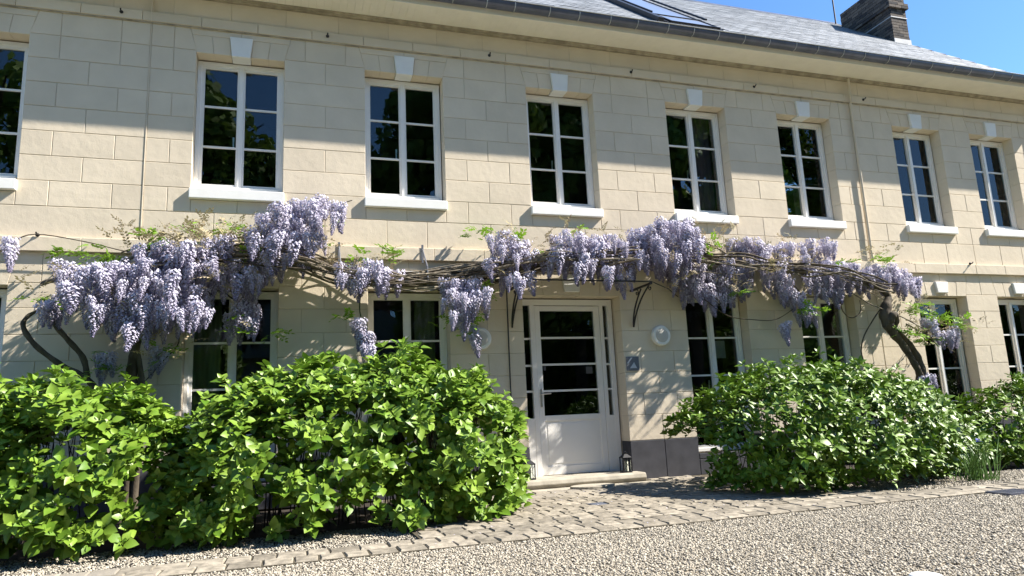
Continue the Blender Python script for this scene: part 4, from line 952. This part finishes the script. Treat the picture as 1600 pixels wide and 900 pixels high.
# ================================================================== across the drive: what the windows mirror
def tree(x_, y_, h, r_, seed, label, n=5200):
    rng = np.random.default_rng(seed); t = empty('tree', (x_, y_, 0), label, 'tree', 'trees across the drive')
    b = MB(); b.tube(smoothline([(x_, y_, -.1), (x_+.15, y_, h*.25), (x_-.1, y_+.1, h*.5), (x_, y_, h*.85)]), interp([.32, .24, .16, .05], [0]*4), 9)
    for k in range(7):
        a = k*.9+seed; z0 = h*(.3+.07*k); b.tube([(x_, y_, z0), (x_+math.cos(a)*r_*.4, y_+math.sin(a)*r_*.4, z0+h*.1), (x_+math.cos(a)*r_*.75, y_+math.sin(a)*r_*.75, z0+h*.17)], [.1, .06, .025], 6)
    b.build('trunk', M['trunk'], t, smooth=True)
    C = []; 
    for k in range(44):
        a = rng.uniform(0, 6.28); q = rng.uniform(0, 1); z0 = h*.20+q*h*.74; rr = r_*math.sqrt(max(.08, 1-((q-.42)/.62)**2))*rng.uniform(.35, .95)
        C.append((x_+rr*math.cos(a), y_+rr*math.sin(a), z0, r_*rng.uniform(.2, .38)))
    C = np.array(C); idx = rng.integers(0, len(C), n); d = rng.normal(0, 1, (n, 3)); d /= np.linalg.norm(d, axis=1)[:, None]
    P = C[idx, :3]+d*(C[idx, 3]*rng.uniform(.55, 1.08, n))[:, None]
    s = rng.uniform(.07, .15, n)*1.5; A = rng.normal(0, 1, (n, 3)); A /= np.linalg.norm(A, axis=1)[:, None]; B = np.cross(A, d); B /= np.linalg.norm(B, axis=1)[:, None]
    Mx = np.stack([A*s[:, None], B*s[:, None], d*s[:, None], P-np.array([x_, y_, 0])], 2)
    q = np.array([(-1, -.6, 0), (0, -1, .1), (1, 0, 0), (0, 1, .1)], float)
    me = npmesh('crown', scatter(q, Mx), tile(np.array([(0, 1, 2, 3)]), 4, n), M['crown'], False, {'tone': np.repeat(rng.uniform(0, 1, n), 4)})
    o = link('crown', me, t, (x_, y_, 0))
tree(-3.7, -16, 13.2, 3.7, 1, 'broad green tree across the drive mirrored in the first full upstairs window', 26000)
tree(-9.8, -17, 13.5, 4.2, 2, 'broad green tree across the drive mirrored in the cut off left window', 7000)
tree(6.7, -16, 16, 3.9, 3, 'tall tree across the drive mirrored in the window left of the door axis', 24000)
tree(11.6, -17.5, 16, 3.2, 4, 'tall tree across the drive mirrored in the window above the door', 14000)
tree(16.8, -17, 16.5, 3.8, 5, 'tall tree across the drive mirrored in the window right of the door axis', 17000)
tree(19.3, -19.5, 16, 3.6, 12, 'tall unseen tree added across the drive to hide the sky gap between its two neighbours', 12000)  # added to block the sky mirrored in the panes
tree(22.6, -18, 16.5, 3.4, 6, 'tall tree across the drive mirrored in the window left of the right joint', 7000)
tree(26.5, -19, 12.0, 2.6, 8, 'smaller tree at the right end across the drive, mirrored in the right windows', 5000)
hg = empty('backdrop_hedge', (8, -25, 0), 'long unseen hedging added across the drive to darken the mirrored view', 'backdrop_hedge')  # unseen, added to darken what the door and lower panes mirror
def backdrop_hedge():
    n = 46000; rng = np.random.default_rng(3); X = rng.uniform(-25, 60, n); H = np.where(X > 8.5, 6.0, 3.0)+.5*np.sin(X*.6)+.4*np.sin(X*1.7); f = rng.random(n) < .75
    Yh = np.where(f, -24.2+rng.normal(0, .12, n), rng.uniform(-25.6, -24.2, n)); Z = np.where(f, rng.uniform(0, 1, n)*H, H+rng.normal(0, .12, n))
    A = rng.normal(0, 1, (n, 3)); A /= np.linalg.norm(A, axis=1)[:, None]; B = np.cross(A, rng.normal(0, 1, (n, 3))); B /= np.linalg.norm(B, axis=1)[:, None]; s_ = rng.uniform(.12, .22, n)[:, None]
    Mx = np.stack([A*s_, B*s_, np.cross(A, B)*s_, np.stack([X-8, Yh+25, Z], 1)], 2)
    me = npmesh('foliage', scatter(np.array([(-1, -.6, 0), (0, -1, .1), (1, 0, 0), (0, 1, .1)], float), Mx), tile(np.array([(0, 1, 2, 3)]), 4, n), M['crown'], False, {'tone': np.repeat(rng.uniform(0, 1, n), 4)})
    o = link('foliage', me, hg, (8, -25, 0)); o['kind'] = 'stuff'
    boxpart('core', M['soil'], hg, -25, 8.5, -25.5, -24.5, 0, 2.4); boxpart('core', M['soil'], hg, 8.5, 60, -25.5, -24.5, 0, 5.2)
backdrop_hedge()
nb = empty('outbuilding', (4, -31, 0), 'grey rendered house with slate roof and chimney across the drive, mirrored in a lower window', 'house')
boxpart('wall', M['render'], nb, -6, 9, -36, -30, 0, 4.6)
part('roof', M['slates'], nb, lambda b: b.prism([(-6.4, 4.6), (-3, 8.2), (4.2, 7.6), (9.4, 4.6)], -36.4, -29.6))
boxpart('chimney', M['brick'], nb, 4.9, 5.9, -34, -33, 5, 8.6)
print('objects', len(bpy.data.objects))
